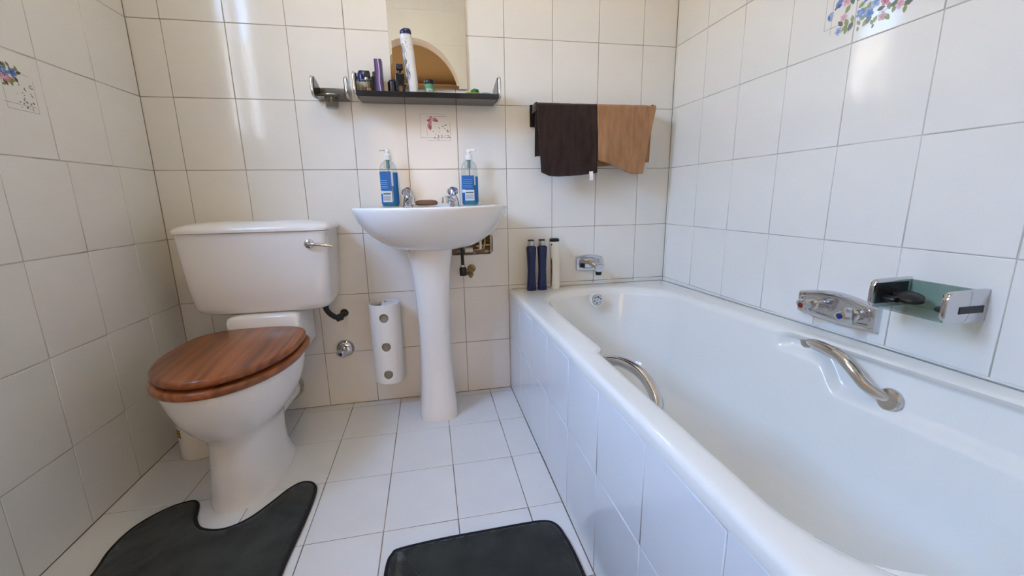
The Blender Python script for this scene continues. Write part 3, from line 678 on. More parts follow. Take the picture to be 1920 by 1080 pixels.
# toilet-brush holder
bh = thing('brush_holder', (.128, -.255, 0), 'white round plastic brush holder on the floor behind the toilet', 'brush holder')
bm = NB(); lathe(bm, [(.060, 0), (.064, .004), (.064, .19), (.060, .205), (.03, .212), (.0, .213)], (.128, -.255, 0), n=36); emit(bm, 'holder_body', WPLASTIC, bh)
bm = NB()
rr = [[(.128+.0645*math.cos(a), -.255+.0645*math.sin(a), z) for a in [math.radians(200+k*4) for k in range(11)]] for z in (.088, .112)]
loft(bm, rr, False, False, closed=False); lb = emit(bm, 'sticker', mat('yellow_sticker', (.55, .42, .06), .4), bh)
bm = NB()
for z0, z1 in ((.086, .090), (.099, .103), (.110, .114)):
    loft(bm, [[(.128+.0650*math.cos(a), -.255+.0650*math.sin(a), z) for a in [math.radians(200+k*4) for k in range(11)]] for z in (z0, z1)], False, False, closed=False)
emit(bm, 'sticker_print', mat('dark_print', (.05, .045, .02), .5), lb)

# ------------------------------------------------------------------ wash basin
wb = thing('wash_basin', (.98, -0.2, 0), 'white half-round wash basin on a tall pedestal at the back wall', 'wash basin')
BXC, BZ = .982, .843
def basin_ring(k, z, dyb=0.0, n=72):
    """D-shaped outline scaled by k"""
    out = []; hw = .282*k
    for i in range(n):
        t = 2*PI*i/n; c, s = math.cos(t), math.sin(t)
        if s > 0: x = hw*math.copysign(abs(c)**.55, c); y = -.17+(.168-dyb)*abs(s)**.55
        else: x = hw*math.copysign(abs(c)**.92, c); y = -.17-.285*k*abs(s)**.92
        out.append((BXC+x, y, z))
    return out
bm = NB()
R_ = [basin_ring(k, z, d) for k, z, d in [(.30, .690, .08), (.42, .692, .06), (.56, .702, .045), (.68, .720, .035), (.79, .744, .025), (.87, .768, .018), (.935, .795, .008), (.975, .818, .002), (.994, .834, 0), (1.0, .8405, 0), (.997, .8445, .001), (.985, .846, .003), (.965, .844, .006)]]
R_ += [[(BXC+(x-BXC)*f, -.205+(y+.17)*g-.02, z) for x, y, _ in basin_ring(.965, 0, .006)] for f, g, z in [(.86, .80, .842), (.83, .76, .835), (.78, .70, .80), (.66, .58, .755), (.45, .4, .728), (.2, .18, .720)]]
loft(bm, R_); emit(bm, 'bowl', CERAMIC, wb, angle=60)
bm = NB(); R_ = []
def dring(xc, hw, yf, yb, z, n=48, e=3.0):
    return srect(xc, (yf+yb)/2, hw, (yb-yf)/2, z, n, e)
for z, hw, yf in [(0, .0765, -.243), (.006, .0775, -.244), (.05, .0745, -.240), (.15, .066, -.232), (.28, .0610, -.226), (.40, .0610, -.226), (.52, .0665, -.232), (.60, .0735, -.240), (.66, .081, -.248), (.697, .088, -.255)]:
    R_.append(dring(.967, hw, yf, -.08, z))
loft(bm, R_); emit(bm, 'pedestal', CERAMIC, wb, angle=60)
def basin_tap(x, y, rot, mark, flip):
    org = wloc(wb); bm = NB(); d = Vector((math.sin(rot), -math.cos(rot), 0)); s = d.cross(Z)
    b = Vector((x, y, BZ)); R_ = []
    lathe(bm, [(.021, -.004), (.021, .003), (.016, .006)], b, n=24)
    for t, w, h, yo in [(.004, .018, .018, 0), (.022, .0165, .017, .002), (.036, .015, .015, .008), (.043, .012, .010, .010)]:
        R_.append([b+Z*t+d*yo+s*(w*math.cos(a))+d*(h*math.sin(a)) for a in [2*PI*k/20 for k in range(20)]])
    loft(bm, R_)
    tube(bm, [b+Z*.018+d*.006, b+Z*.028+d*.035, b+Z*.030+d*.065, b+Z*.029+d*.078], lambda t: .0125-.002*t, 16, 6, flat=.85)
    tube(bm, [b+Z*.034+d*.074, b+Z*.012+d*.077], .0125, 16, 0)
    tp = emit(bm, 'tap', CHROME, wb)
    tilt = (Z*1.0 + d*.35).normalized()
    knob(tp, b+Z*.020+d*.000, tilt, .82, rot+.5, mark); return tp
basin_tap(.893, -.085, .25, HOT, 1); basin_tap(1.075, -.085, -.55, COLD, -1)
bm = NB(); tube(bm, [(1.098, -.05, .70), (1.099, -.05, .60), (1.099, -.05, .572)], .0065, 12, 0); emit(bm, 'supply_pipe', RUBBER, wb)
# supply valve below the basin
av = thing('angle_valve', (1.10, 0, .568), 'small dull brass angle valve on the back wall right of the pedestal', 'valve')
bm = NB(); lathe(bm, [(.013, -.017), (.015, -.012), (.015, .012), (.011, .020)], (1.099, -.05, .570), n=14); emit(bm, 'valve_nut', BLACK, av)
bm = NB(); lathe(bm, [(.009, 0), (.009, .018)], (1.099, -.05, .580), n=6); emit(bm, 'compression_nut', SATIN, av)
bm = NB(); tube(bm, [(1.105, -.05, .570), (1.132, -.03, .572), (1.140, 0.002, .574)], .009, 14, 6); lathe(bm, [(.018, 0), (.017, .006), (.010, .010)], (1.140, 0, .574), (0, -1, 0), 20); lathe(bm, [(.007, 0), (.007, .012), (.013, .014), (.013, .022)], (1.118, -.045, .560), (.8, -.5, -.3), 10)
emit(bm, 'valve_body', BRASS, av)
# broken plaster and pipework in the hole
RUB = noisy(mat('rough_mortar', (.5, .42, .31), .95), (.38, .31, .22), (.62, .54, .42), 60, 5, .8, 80, .004)
hb = thing('wall_pipework', (1.15, .045, HZ0), 'old pipe ends and mortar in the broken tile opening under the basin', 'pipes')
bm = NB()
rs = random.Random(5)
for k in range(26):
    c = (rs.uniform(HX0+.01, HX1-.012), rs.uniform(.022, .044), HZ0+rs.uniform(0, .018)); s = rs.uniform(.005, .013)
    bmesh.ops.create_icosphere(bm, subdivisions=1, radius=s, matrix=Matrix.Translation(c) @ Matrix.Rotation(rs.uniform(0, 3), 4, 'X') @ Matrix.Diagonal((1.3, .8, .7, 1)))
box(bm, (HX1-.012, .004, HZ0), (HX1-.001, .045, HZ1), .002, 1)
emit(bm, 'mortar', RUB, hb, angle=20)
bm = NB(); tube(bm, [(1.205, .03, .720), (1.203, .022, .675), (1.196, .022, .650)], .008, 12, 6); tube(bm, [(1.165, .025, .668), (1.225, .025, .672)], .010, 12, 0); emit(bm, 'old_pipe', BRASS, hb)
bm = NB(); tube(bm, [(1.185, .02, .715), (1.183, .015, .655)], .007, 12, 0); tube(bm, [(1.115, .02, .652), (1.150, .02, .652)], .013, 14, 0); emit(bm, 'plastic_pipe', CREAMPL, hb)

# soap bar and pump bottles on the basin
bm = NB(); R_ = []
for z, k in [(0, .75), (.003, .92), (.008, 1.0), (.014, .96), (.019, .82), (.022, .5)]: R_.append([(0.965+ (x)*k, -.075+y*k, .8465+z+abs(x)*.02) for x, y, _ in srect(0, 0, .045, .026, 0, 36, 2.8)])
loft(bm, R_); o = emit(bm, 'soap_bar', mat('brown_soap', (.20, .085, .045), .35), base=(.965, -.075, .8465)); tag(o, 'brown soap bar lying between the basin taps', 'soap')
LIQ = mat('teal_soap_liquid', (.01, .17, .20), .08)
def pump_bottle(x, y, label, rotz, spout, label_top):
    b = thing('soap_dispenser', (x, y, .8445), label, 'soap dispenser', 'blue pump bottles on the wash basin')
    zb = .8445
    def ring(k, z): return srect(x, y, .033*k, .021*k, zb+z, 40, 3.0)
    bm = NB(); loft(bm, [ring(k, z) for k, z in [(.9, 0), (.98, .003), (1, .010), (1, .130), (.98, .142), (.90, .154), (.72, .165), (.45, .172), (.36, .174), (.36, .180)]]); emit(bm, 'bottle_body', CLEAR, b)
    bm = NB(); loft(bm, [ring(k*.94, z) for k, z in [(.9, .0025), (.98, .005), (1, .011), (1, .078), (.98, .079)]]); emit(bm, 'liquid', LIQ, b)
    def band(bm, a0, a1, z0, z1, k=1.012, n=14):
        loft(bm, [[srect_pt(x, y, .033*k, .021*k, a0+(a1-a0)*i/n, zb+z) for i in range(n+1)] for z in (z0, z1)], False, False, closed=False)
    def lab(a0, a1, z1):
        bm = NB(); band(bm, math.radians(a0), math.radians(a1), .012, z1); return emit(bm, 'front_label', BLUELBL, b)
    l1 = lab(185+rotz, 275+rotz, label_top); lab(287+rotz, 368+rotz, label_top-.004)
    bm = NB()
    for zt in (.100, .092, .086, .078, .072): band(bm, math.radians(205+rotz), math.radians(262+rotz), zt-.0012, zt, 1.02)
    emit(bm, 'label_text', mat('pale_blue_print', (.25, .50, .72), .4), l1)
    bm = NB(); band(bm, math.radians(225+rotz), math.radians(273+rotz), .019, .060, 1.018); band(bm, math.radians(186+rotz), math.radians(226+rotz), .050, .062, 1.018)
    emit(bm, 'label_panel', mat('label_white', (.62, .68, .70), .4), l1)
    bm = NB()
    for k in range(7): band(bm, math.radians(230+rotz), math.radians(268+rotz), .024+k*.0028, .0252+k*.0028, 1.024)
    band(bm, math.radians(230+rotz), math.radians(268+rotz), .047, .053, 1.024)
    emit(bm, 'barcode', mat('barcode_ink', (.12, .14, .16), .5), l1)
    bm = NB(); c = (x, y, zb)
    lathe(bm, [(.0135, .176), (.0145, .178), (.0145, .194), (.0115, .197), (.0075, .199), (.0065, .207)], c, n=24)
    lathe(bm, [(.0075, .204), (.009, .206), (.0085, .216), (.004, .219)], c, n=20)
    s = Vector(spout).normalized(); p0 = Vector(c)+Z*.212
    tube(bm, [p0, p0+s*.018+Z*.002, p0+s*.030-Z*.002], lambda t: .0062-.002*t, 12, 6)
    emit(bm, 'pump', WPLASTIC, b)
    bm = NB(); tube(bm, [(x, y, zb+.176), (x, y, zb+.145)], .0065, 12, 0); tube(bm, [(x, y, zb+.146), (x, y, zb+.010)], .0028, 10, 0); emit(bm, 'pump_tube', mat('pale_teal_plastic', (.16, .32, .33), .3), b)
    return b
def srect_pt(cx, cy, hx, hy, t, z, e=3.0):
    c, s = math.cos(t), math.sin(t); return (cx+hx*math.copysign(abs(c)**(2/e), c), cy+hy*math.copysign(abs(s)**(2/e), s), z)
pump_bottle(.828, -.07, 'blue pump soap bottle on the left end of the basin', 4, (-1, -.5, 0), .133)
pump_bottle(1.139, -.07, 'blue pump soap bottle on the right end of the basin', 14, (.9, -.6, 0), .116)

# ------------------------------------------------------------------ toilet-roll tube
tr = thing('toilet_roll_holder', (.771, -.005, .14), 'white tube toilet roll holder with three round holes, on the back wall', 'toilet roll holder')
TC, TR_ = Vector((.771, -.066, 0)), .0610
holes = [(.4095, .0185), (.288, .0185), (.169, .0185)]
bm = NB(); nA, z0, z1 = 128, .130, .462
zl = [z0+(z1-z0)*k/140 for k in range(141)]
grid = {}
def tv(i, j, r):
    key = (i % nA, j, r)
    if key not in grid:
        a = 2*PI*i/nA; zz_ = zl[j]
        da = (a-1.5*PI)*TR_
        for hz, hr in holes:
            L_ = math.hypot(da, zz_-hz)
            if abs(L_-hr) < .0019: da, zz_ = da*hr/L_, hz+(zz_-hz)*hr/L_; a = da/TR_+1.5*PI
        if j == 0: zz_ -= .004*math.cos(a+PI/2)
        grid[key] = bm.verts.new((TC.x+r*math.cos(a), TC.y+r*math.sin(a), zz_))
    return grid[key]
def open_at(i, j):
    a = 2*PI*(i+.5)/nA; zc = (zl[j]+zl[j+1])/2
    da = (a-1.5*PI)*TR_
    return any(math.hypot(da, zc-h) < r for h, r in holes)
slot = lambda i: 26 <= i % nA <= 29                            # narrow slit at the back
for i in range(nA):
    for j in range(140):
        if open_at(i, j): continue
        bm.faces.new((tv(i, j, TR_), tv(i+1, j, TR_), tv(i+1, j+1, TR_), tv(i, j+1, TR_)))
        # walls of the shell are added by solidify below
me_o = emit(bm, 'tube', WPLASTIC, tr, angle=60)
md = me_o.modifiers.new('thickness', 'SOLIDIFY'); md.thickness = .0035; md.offset = -1
bm = NB(); lathe(bm, [(.0, .0), (.050, .0), (.0500, .012), (.0, .012)], (TC.x, TC.y, .131), n=40); emit(bm, 'base_disc', WPLASTIC, tr)
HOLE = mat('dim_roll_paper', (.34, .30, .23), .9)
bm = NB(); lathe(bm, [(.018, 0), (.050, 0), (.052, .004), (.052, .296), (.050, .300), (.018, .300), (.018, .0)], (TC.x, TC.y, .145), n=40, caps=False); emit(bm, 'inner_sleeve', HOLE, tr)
bm = NB(); lathe(bm, [(.036, -.002), (.0345, -.001), (.026, .006)], (TC.x+.020, TC.y+.008, .450), n=28); box(bm, (TC.x-.012, TC.y+.020, .440), (TC.x-.004, TC.y+.056, .460), .002, 1); emit(bm, 'top_clip', WPLASTIC, tr)
bm = NB(); box(bm, (.74, -.008, .20), (.80, 0, .42), .002, 1); emit(bm, 'wall_strip', WPLASTIC, tr)

# ------------------------------------------------------------------ mirror and shelf
mo = thing('wall_mirror', (1.004, 0, 1.29), 'tall plain wall mirror above the smoked shelf', 'mirror')
MX0, MX1, MZ0, MZ1 = .860, 1.150, 1.296, 2.05
MIRR = mat('silvered_glass', (.84, .84, .80), 0.0, 1.0)
bm = NB(); box(bm, (MX0+.010, -.0100, MZ0+.010), (MX1-.010, -.004, MZ1-.010)); emit(bm, 'mirror_glass', MIRR, mo, smooth=False)
bm = NB()
BV = .010
def rct(i, y): return [(MX0+i, y, MZ0+i), (MX1-i, y, MZ0+i), (MX1-i, y, MZ1-i), (MX0+i, y, MZ1-i)]
loft(bm, [rct(0, -.002), rct(0, -.0097), rct(BV, -.0100)], cap0=True, cap1=False); emit(bm, 'bevelled_edge', MIRR, mo, smooth=False)
sh = thing('bathroom_shelf', (1.0, 0, 1.24), 'smoked acrylic wall shelf with chrome ends below the mirror', 'shelf')
SX0, SX1, SZ = .735, 1.263, 1.246
bm = NB(); box(bm, (SX0+.010, -.130, SZ-.010), (SX1-.010, -.002, SZ+.0060), .0015, 1); emit(bm, 'tray', SMOKE, sh)
bm = NB(); box(bm, (SX0+.010, -.134, SZ-.013), (SX1-.010, -.130, SZ+.0065), .0012, 1); emit(bm, 'front_lip', SMOKE, sh)
bm = NB(); box(bm, (SX0+.010, -.006, SZ-.004), (SX1-.010, -.001, SZ+.036), .001, 1); emit(bm, 'back_rail', SMOKEGLASS, sh)
def side_cheek(parent, xa, xb, inner, z0, z1, dpt, zcut):
    """chrome edged cheek: rounded front edge strip, dark cheek behind it"""
    prof_ = [(-.001, z0+.004), (-dpt*.80, z0), (-dpt*.93, z0+.004), (-dpt, z0+.016), (-dpt, z1-.010), (-dpt*.96, z1-.001), (-dpt*.88, z1), (-.03, zcut+.012), (-.001, zcut)]
    bm = NB(); prism(bm, prof_, 'x', xa, xb, .0012); e = emit(bm, 'end_bracket', SATIN, parent)
    bm = NB(); w = .0016
    prism(bm, [(y_*.97-.001, zc_+.0) for y_, zc_ in prof_], 'x', inner-w, inner+w); emit(bm, 'dark_lining', SMOKE, e)
    bm = NB(); tube(bm, [(( xa+xb)/2, -dpt*.93, z0+.006), ((xa+xb)/2, -dpt-.0005, z0+.018), ((xa+xb)/2, -dpt-.0005, z1-.012), ((xa+xb)/2, -dpt*.95, z1-.002)], .0055, 12, 6); emit(bm, 'chrome_edge', CHROME, e)
side_cheek(sh, SX0, SX0+.009, SX0+.0105, SZ-.012, SZ+.066, .135, SZ+.036); side_cheek(sh, SX1-.009, SX1, SX1-.0105, SZ-.012, SZ+.066, .135, SZ+.036)
# tumbler holder
th = thing('tumbler_holder', (.645, 0, 1.24), 'small smoked toothbrush holder with chrome ends, left of the shelf', 'toothbrush holder')
UX0, UX1 = .590, .706
bm = NB(); box(bm, (UX0+.006, -.006, 1.247), (UX1-.006, -.001, 1.286), .001, 1); emit(bm, 'back_plate', SMOKEGLASS, th)
bm = NB(); box(bm, (UX0+.006, -.085, 1.240), (UX1-.006, -.002, 1.247), .0015, 1); emit(bm, 'tray', SMOKE, th)
side_cheek(th, UX0-.004, UX0+.005, UX0+.0065, 1.238, 1.305, .092, 1.283); side_cheek(th, UX1-.005, UX1+.004, UX1-.0065, 1.238, 1.305, .092, 1.283)
bm = NB(); lathe(bm, [(.021, 0), (.0225, .003), (.0245, .04), (.0235, .04), (.0205, .006), (.0, .005)], (.645, -.055, 1.205), n=28); emit(bm, 'glass_cup', glass('grey_glass', (.80, .80, .77)), th)
bm = NB(); lathe(bm, [(.028, 0), (.028, .003), (.0245, .0035)], (.645, -.055, 1.2475), n=28); emit(bm, 'cup_rim', SATIN, th)

# things standing on the shelf
SB = SZ+.0065
def put(name, bm, m, label, cat, base, **kw):
    o = emit(bm, name, m, base=base, **kw); return tag(o, label, cat)
t = thing('perfume_bottle', (.777, -.075, SB), 'square clear glass perfume bottle at the left end of the shelf', 'perfume bottle')
bm = NB(); box(bm, (.755, -.088, SB), (.800, -.060, SB+.050), .004, 2); emit(bm, 'glass_flask', CLEAR, t)
bm = NB(); box(bm, (.759, -.084, SB+.006), (.796, -.064, SB+.024), .002, 1); emit(bm, 'perfume', glass('pale_perfume', (.80, .78, .72)), t)
bm = NB(); lathe(bm, [(.009, 0), (.009, .010)], (.777, -.074, SB+.048), n=18); emit(bm, 'collar', SATIN, t)
bm = NB(); tube(bm, [(.777, -.074, SB+.045), (.778, -.074, SB+.01)], .0018, 8, 0); emit(bm, 'dip_tube', WPLASTIC, t)
bm = NB(); box(bm, (.767, -.086, SB+.056), (.789, -.062, SB+.078), .003, 2); emit(bm, 'cap', BLACK, t)
t = thing('roll_on_bottle', (.758, -.035, SB), 'round navy capped bottle behind the clear perfume bottle', 'bottle')
bm = NB(); lathe(bm, [(.017, 0), (.019, .003), (.019, .045), (.018, .050)], (.758, -.035, SB), n=24); emit(bm, 'bottle_body', WPLASTIC, t)
bm = NB(); lathe(bm, [(.0195, .048), (.020, .052), (.0195, .075), (.013, .088), (.0, .091)], (.758, -.035, SB), n=24); emit(bm, 'cap', NAVY, t)
t = thing('dark_flask', (.803, -.035, SB), 'low black flask with sloping shoulder behind the purple box', 'bottle')
bm = NB(); lathe(bm, [(.021, 0), (.022, .004), (.022, .055), (.016, .068), (.008, .074)], (.803, -.035, SB), n=24); emit(bm, 'flask_body', BLACK, t)
bm = NB(); lathe(bm, [(.009, .073), (.009, .086), (.006, .088)], (.803, -.035, SB), n=18); emit(bm, 'cap', BLACK, t)
t = thing('perfume_carton', (.827, -.07, SB), 'tall purple perfume carton with a lilac wavy stripe', 'box')
PUR = mat('purple_card', (.055, .03, .10), .4); DPUR = mat('dark_violet_card', (.012, .008, .045), .35)
bm = NB(); box(bm, (.808, -.088, SB), (.834, -.046, SB+.118), .0008, 1); cb = emit(bm, 'carton', DPUR, t)
bm = NB(); n = 24; L = []
def strip(bm, xa, xb, amp, ph, y, mi):
    a = [(xa+amp*math.sin(ph+k*.42), y, SB+.001+.116*k/n) for k in range(n+1)]; b = [(xb+amp*math.sin(ph+.5+k*.42), y, SB+.001+.116*k/n) for k in range(n+1)]
    A_ = [bm.verts.new(p) for p in a]; B_ = [bm.verts.new(p) for p in b]
    for k in range(n): bm.faces.new((A_[k], B_[k], B_[k+1], A_[k+1])).material_index = mi
strip(bm, .8085, .8335, 0, 0, -.0882, 0); strip(bm, .8140, .8225, .0008, 0, -.0883, 1); strip(bm, .8215, .8250, .0010, .6, -.0884, 2)
emit(bm, 'carton_print', [PUR, mat('mauve_print', (.15, .085, .20), .4), mat('lilac_print', (.55, .50, .68), .4)], cb, smooth=False)
t = thing('black_tub', (.868, -.05, SB), 'short dark tub between the purple carton and the black bottle', 'bottle')
bm = NB(); lathe(bm, [(.018, 0), (.020, .004), (.020, .048), (.015, .055), (.0, .057)], (.868, -.05, SB), n=24); emit(bm, 'tub_body', mat('near_black_blue', (.008, .008, .018), .3), t)
t = thing('cologne_bottle', (.893, -.085, SB), 'slim square black cologne bottle with a black cap, beside the white bottle', 'perfume bottle')
bm = NB(); box(bm, (.880, -.105, SB), (.912, -.075, SB+.068), .003, 2); emit(bm, 'bottle_body', mat('black_glass', (.010, .010, .010), .12), t)
bm = NB(); lathe(bm, [(.007, .067), (.007, .082)], (.895, -.09, SB), n=16); emit(bm, 'neck', BLACK, t)
bm = NB(); box(bm, (.882, -.103, SB+.080), (.909, -.077, SB+.102), .005, 2); emit(bm, 'cap', BLACK, t)
# tall white lotion bottle
LOTION = mat('white_lotion_plastic', (.74, .73, .70), .3)
def tall_bottle(name, x, y, zb, label, rows, capm, cap, bodym, cat='bottle', rot=0.0, e=2.6, group=None):
    t = thing(name, (x, y, zb), label, cat, group)
    def tr(P): return [(x+(px-x)*math.cos(rot)-(py-y)*math.sin(rot), y+(px-x)*math.sin(rot)+(py-y)*math.cos(rot), z) for px, py, z in P]
    bm = NB(); loft(bm, [tr(srect(x+dx, y, hx, hy, zb+z, 36, e)) for z, hx, hy, dx in rows]); b = emit(bm, 'bottle_body', bodym, t, angle=60)
    bm = NB(); loft(bm, [tr(srect(x+dx, y, hx, hy, zb+z, 36, e)) for z, hx, hy, dx in cap]); emit(bm, 'cap', capm, t, angle=50)
    return t, b
rows = [(0, .014, .014, .009), (.004, .0165, .016, .009), (.06, .0175, .017, .006), (.10, .020, .018, .000), (.145, .0215, .019, -.004), (.178, .0215, .019, -.007), (.200, .0205, .018, -.009)]
t, b = tall_bottle('lotion_bottle', .935, -.085, SB, 'tall white lotion bottle with a navy cap, standing before the mirror', rows, NAVY, [(.200, .0195, .017, -.009), (.203, .0205, .018, -.009), (.213, .0200, .0175, -.009), (.219, .014, .015, -.006)], LOTION)
bm = NB(); rs = random.Random(11)                              # grey leaf print on its left
def body_at(z):
    for (z0, a0, b0, d0), (z1, a1, b1, d1) in zip(rows, rows[1:]):
        if z0 <= z <= z1:
            f = (z-z0)/(z1-z0); return a0+(a1-a0)*f, b0+(b1-b0)*f, d0+(d1-d0)*f
    return rows[-1][1:]
def on_body(a, z, k=1.01):
    hx, hy, dx = body_at(z); return srect_pt(.935+dx, -.085, hx*k, hy*k, a, SB+z, 2.6)
def patch(bm, a0, z0, ang, L, w, mi, k):
    c, s = math.cos(ang), math.sin(ang); pts = []
    for q, p_ in [(-.5, 0), (-.25, .5), (.1, .6), (.5, 0), (.1, -.6), (-.25, -.5)]:
        da, dz = q*L*c-p_*w*s, q*L*s+p_*w*c; pts.append(on_body(a0+da/.02, max(.002, min(.188, z0+dz)), k))
    bm.faces.new([bm.verts.new(p) for p in pts]).material_index = mi
for k in range(34):
    z = .055+.10*rs.random(); a = math.radians(195+55*rs.random()-(z-.055)*100)
    patch(bm, a, z, rs.uniform(1.1, 1.9), rs.uniform(.018, .042), rs.uniform(.004, .009), 0 if rs.random() < .35 else 1, 1.01+.0006*k)
for k in range(18): patch(bm, math.radians(rs.uniform(200, 300)), rs.uniform(.15, .186), rs.uniform(0, 3), rs.uniform(.004, .008), .002, 1, 1.012)
emit(bm, 'leaf_print', [mat('print_charcoal', (.13, .13, .14), .4), mat('print_mid_grey', (.42, .42, .42), .4)], b, smooth=False)
t = thing('green_jar', (1.0, -.07, SB), 'small green jar with a black lid, on the shelf right of the white bottle', 'jar')
bm = NB(); lathe(bm, [(.013, 0), (.015, .002), (.0165, .036), (.017, .038)], (1.0, -.08, SB), n=28); emit(bm, 'jar_body', mat('green_jar_plastic', (.10, .34, .18), .3), t)
bm = NB(); lathe(bm, [(.0172, .039), (.0182, .041), (.0182, .050), (.0165, .053)], (1.0, -.08, SB), n=28); emit(bm, 'lid', BLACK, t)
bm = NB()
loft(bm, [[(1.0+.01615*math.cos(a), -.08+.01615*math.sin(a), SB+z) for a in [math.radians(225+k*6) for k in range(16)]] for z in (.003, .021)], False, False, closed=False)
lb = emit(bm, 'jar_label', mat('pale_label', (.55, .62, .55), .4), t)
bm = NB()
for k in range(5): loft(bm, [[(1.0+.0166*math.cos(a), -.08+.0166*math.sin(a), SB+z) for a in [math.radians(232+k*16+j*4) for j in range(3)]] for z in (.005, .018-.003*(k % 2))], False, False, closed=False)
emit(bm, 'label_text', mat('label_ink', (.08, .14, .10), .5), lb, smooth=False)
# small plastic dishes with a green scrubber
def shallow(name, x, y, r, h, m, label, cat):
    bm = NB(); lathe(bm, [(r*.55, 0), (r*.85, h*.4), (r, h), (r*.96, h), (r*.8, h*.5), (r*.5, .0025), (0, .0025)], (x, y, SB), n=28, sy=.7)
    return put(name, bm, m, label, cat, (x, y, SB))
shallow('small_dish', 1.165, -.075, .030, .014, mat('lime_plastic', (.38, .44, .10), .35), 'shallow lime green dish at the right of the shelf', 'dish')
bm = NB(); lathe(bm, [(.033, 0), (.034, .003), (.030, .008), (.018, .0125), (.0, .0135)], (1.213, -.085, SB), n=28, sy=.75)
put('blue_dish', bm, mat('teal_blue_plastic', (.05, .22, .28), .35), 'upturned teal blue dish at the right end of the shelf', 'dish', (1.213, -.085, SB))
bm = NB(); bmesh.ops.create_icosphere(bm, subdivisions=3, radius=.014, matrix=Matrix.Translation((1.172, -.070, SB+.020)) @ Matrix.Diagonal((1.15, .9, .8, 1)))
for v_ in bm.verts: v_.co += (v_.co-Vector((1.172, -.070, SB+.020))).normalized()*noise.noise(v_.co*220)*.004
put('scrubber', bm, mat('green_scrubber', (.01, .20, .03), .8), 'bright green scrubber sitting in the lime dish', 'scrubber', (1.172, -.070, SB+.008))
bm = NB(); box(bm, (1.127, -.085, SB), (1.139, -.070, SB+.010), .002, 2)
put('white_eraser', bm, WPLASTIC, 'tiny white block on the shelf left of the lime dish', 'block', (1.133, -.077, SB))

# ------------------------------------------------------------------ towel rail and towels
tl = thing('towel_rail', (1.66, 0, 1.20), 'dark smoked towel rail on the back wall, mostly under towels', 'towel rail')
BYR, BZR = -.080, 1.226
for x in (1.405, 1.905):
    bm = NB(); box(bm, (x, -.010, 1.158), (x+.030, 0, 1.244), .002, 1); e = emit(bm, 'wall_plate', SMOKE, tl)
    bm = NB(); box(bm, (x+.004, -.088, 1.205), (x+.012, -.008, 1.240), .003, 2); emit(bm, 'bracket_arm', SMOKE, e)
    bm = NB(); lathe(bm, [(.008, 0), (.008, .004)], (x+.016, -.010, 1.195), (0, -1, 0), 14); emit(bm, 'screw', BLACK, e)
bm = NB(); box(bm, (1.412, BYR-.007, BZR-.008), (1.924, BYR+.007, BZR+.006), .002, 1); emit(bm, 'bar', SATIN, tl)
def towel(name, x0, x1, front, back, m, label, seed, edge=None, wave=.006):
    """cloth folded over the bar; front(u)/back(u) give the hem heights"""
    t = thing(name, ((x0+x1)/2, BYR, BZR), label, 'towel')
    nu, nb, nf = 44, 30, 44; rad = .0135
    rows_ = []
    def pt(u, s):
        fx, bx_ = front(u), back(u)
        if s < 0: q = -s; z = BZR-q*(BZR-bx_); y = BYR+rad+.010*q; side = 1
        elif s <= 1: a = PI*s; z = BZR+rad*math.sin(a)*.72; y = BYR+rad*math.cos(a); side = 0; q = 0
        else: q = s-1; z = BZR-q*(BZR-fx); y = BYR-rad-.004*q; side = -1
        x = x0+(x1-x0)*u
        if edge and side <= 0: x += edge(u, q)
        k = min(1, q*1.6)
        w = wave*k*(noise.noise(Vector((u*3.2+seed, q*1.1, side*3.0)))*1.5 + .45*noise.noise(Vector((u*9+seed, q*2.0, side*5))))
        return Vector((x, y-abs(w)*.6+w*.8 if side <= 0 else y+w*.3, z + .0012*noise.noise(Vector((u*7+seed, s*3, 1)))))
    ss = [-1+k/nb for k in range(nb)] + [k/8 for k in range(9)] + [1+(k+1)/nf for k in range(nf)]
    bm = NB(); G = [[bm.verts.new(pt(u/nu, s)) for u in range(nu+1)] for s in ss]
    for i in range(len(ss)-1):
        for j in range(nu): bm.faces.new((G[i][j], G[i][j+1], G[i+1][j+1], G[i+1][j]))
    c = emit(bm, 'cloth', m, t, angle=180); mdf = c.modifiers.new('thickness', 'SOLIDIFY'); mdf.thickness = .0045; mdf.offset = 0
    bv = c.modifiers.new('soft', 'SUBSURF'); bv.levels = 1; bv.render_levels = 1
    # stitched hems down both sides and along the front
    bm = NB()
    for u in (0.0, 1.0): tube(bm, [pt(u, s) for s in ss], .0032, 8, 0)
    tube(bm, [pt(k/nu, 2.0) for k in range(nu+1)], .0036, 8, 0)
    emit(bm, 'hem', m, t, angle=180)
    return t, pt
def terry(name, c1, c2):
    m = noisy(mat(name, c1, .95, spec=.1), c1, c2, 34, 8, .9, 420, .0022, stretch=(1.6, 1, .35)); b = m.node_tree.nodes['Principled BSDF']
    b.inputs['Sheen Weight'].default_value = .25; return m
def tag_piece(parent, p, w, h, tilt, m):
    bm = NB(); d = Vector((math.sin(tilt), 0, -math.cos(tilt))); s = Vector((math.cos(tilt), 0, math.sin(tilt))); p = Vector(p)
    A_ = [[p+s*(w*(a-.5))+d*(h*b)-Y*(.002+.002*math.sin(3*b))+Y*o for a in (0, 1)] for b in (0, .33, .66, 1) for o in (0,)]
    B_ = [[q+Y*.0012 for q in r] for r in A_]
    rings = [[a[0], a[1], b[1], b[0]] for a, b in zip(A_, B_)]
    loft(bm, rings); return emit(bm, 'care_tag', m, parent, label='white care tag')
TAGM = mat('white_tag', (.78, .78, .78), .6)
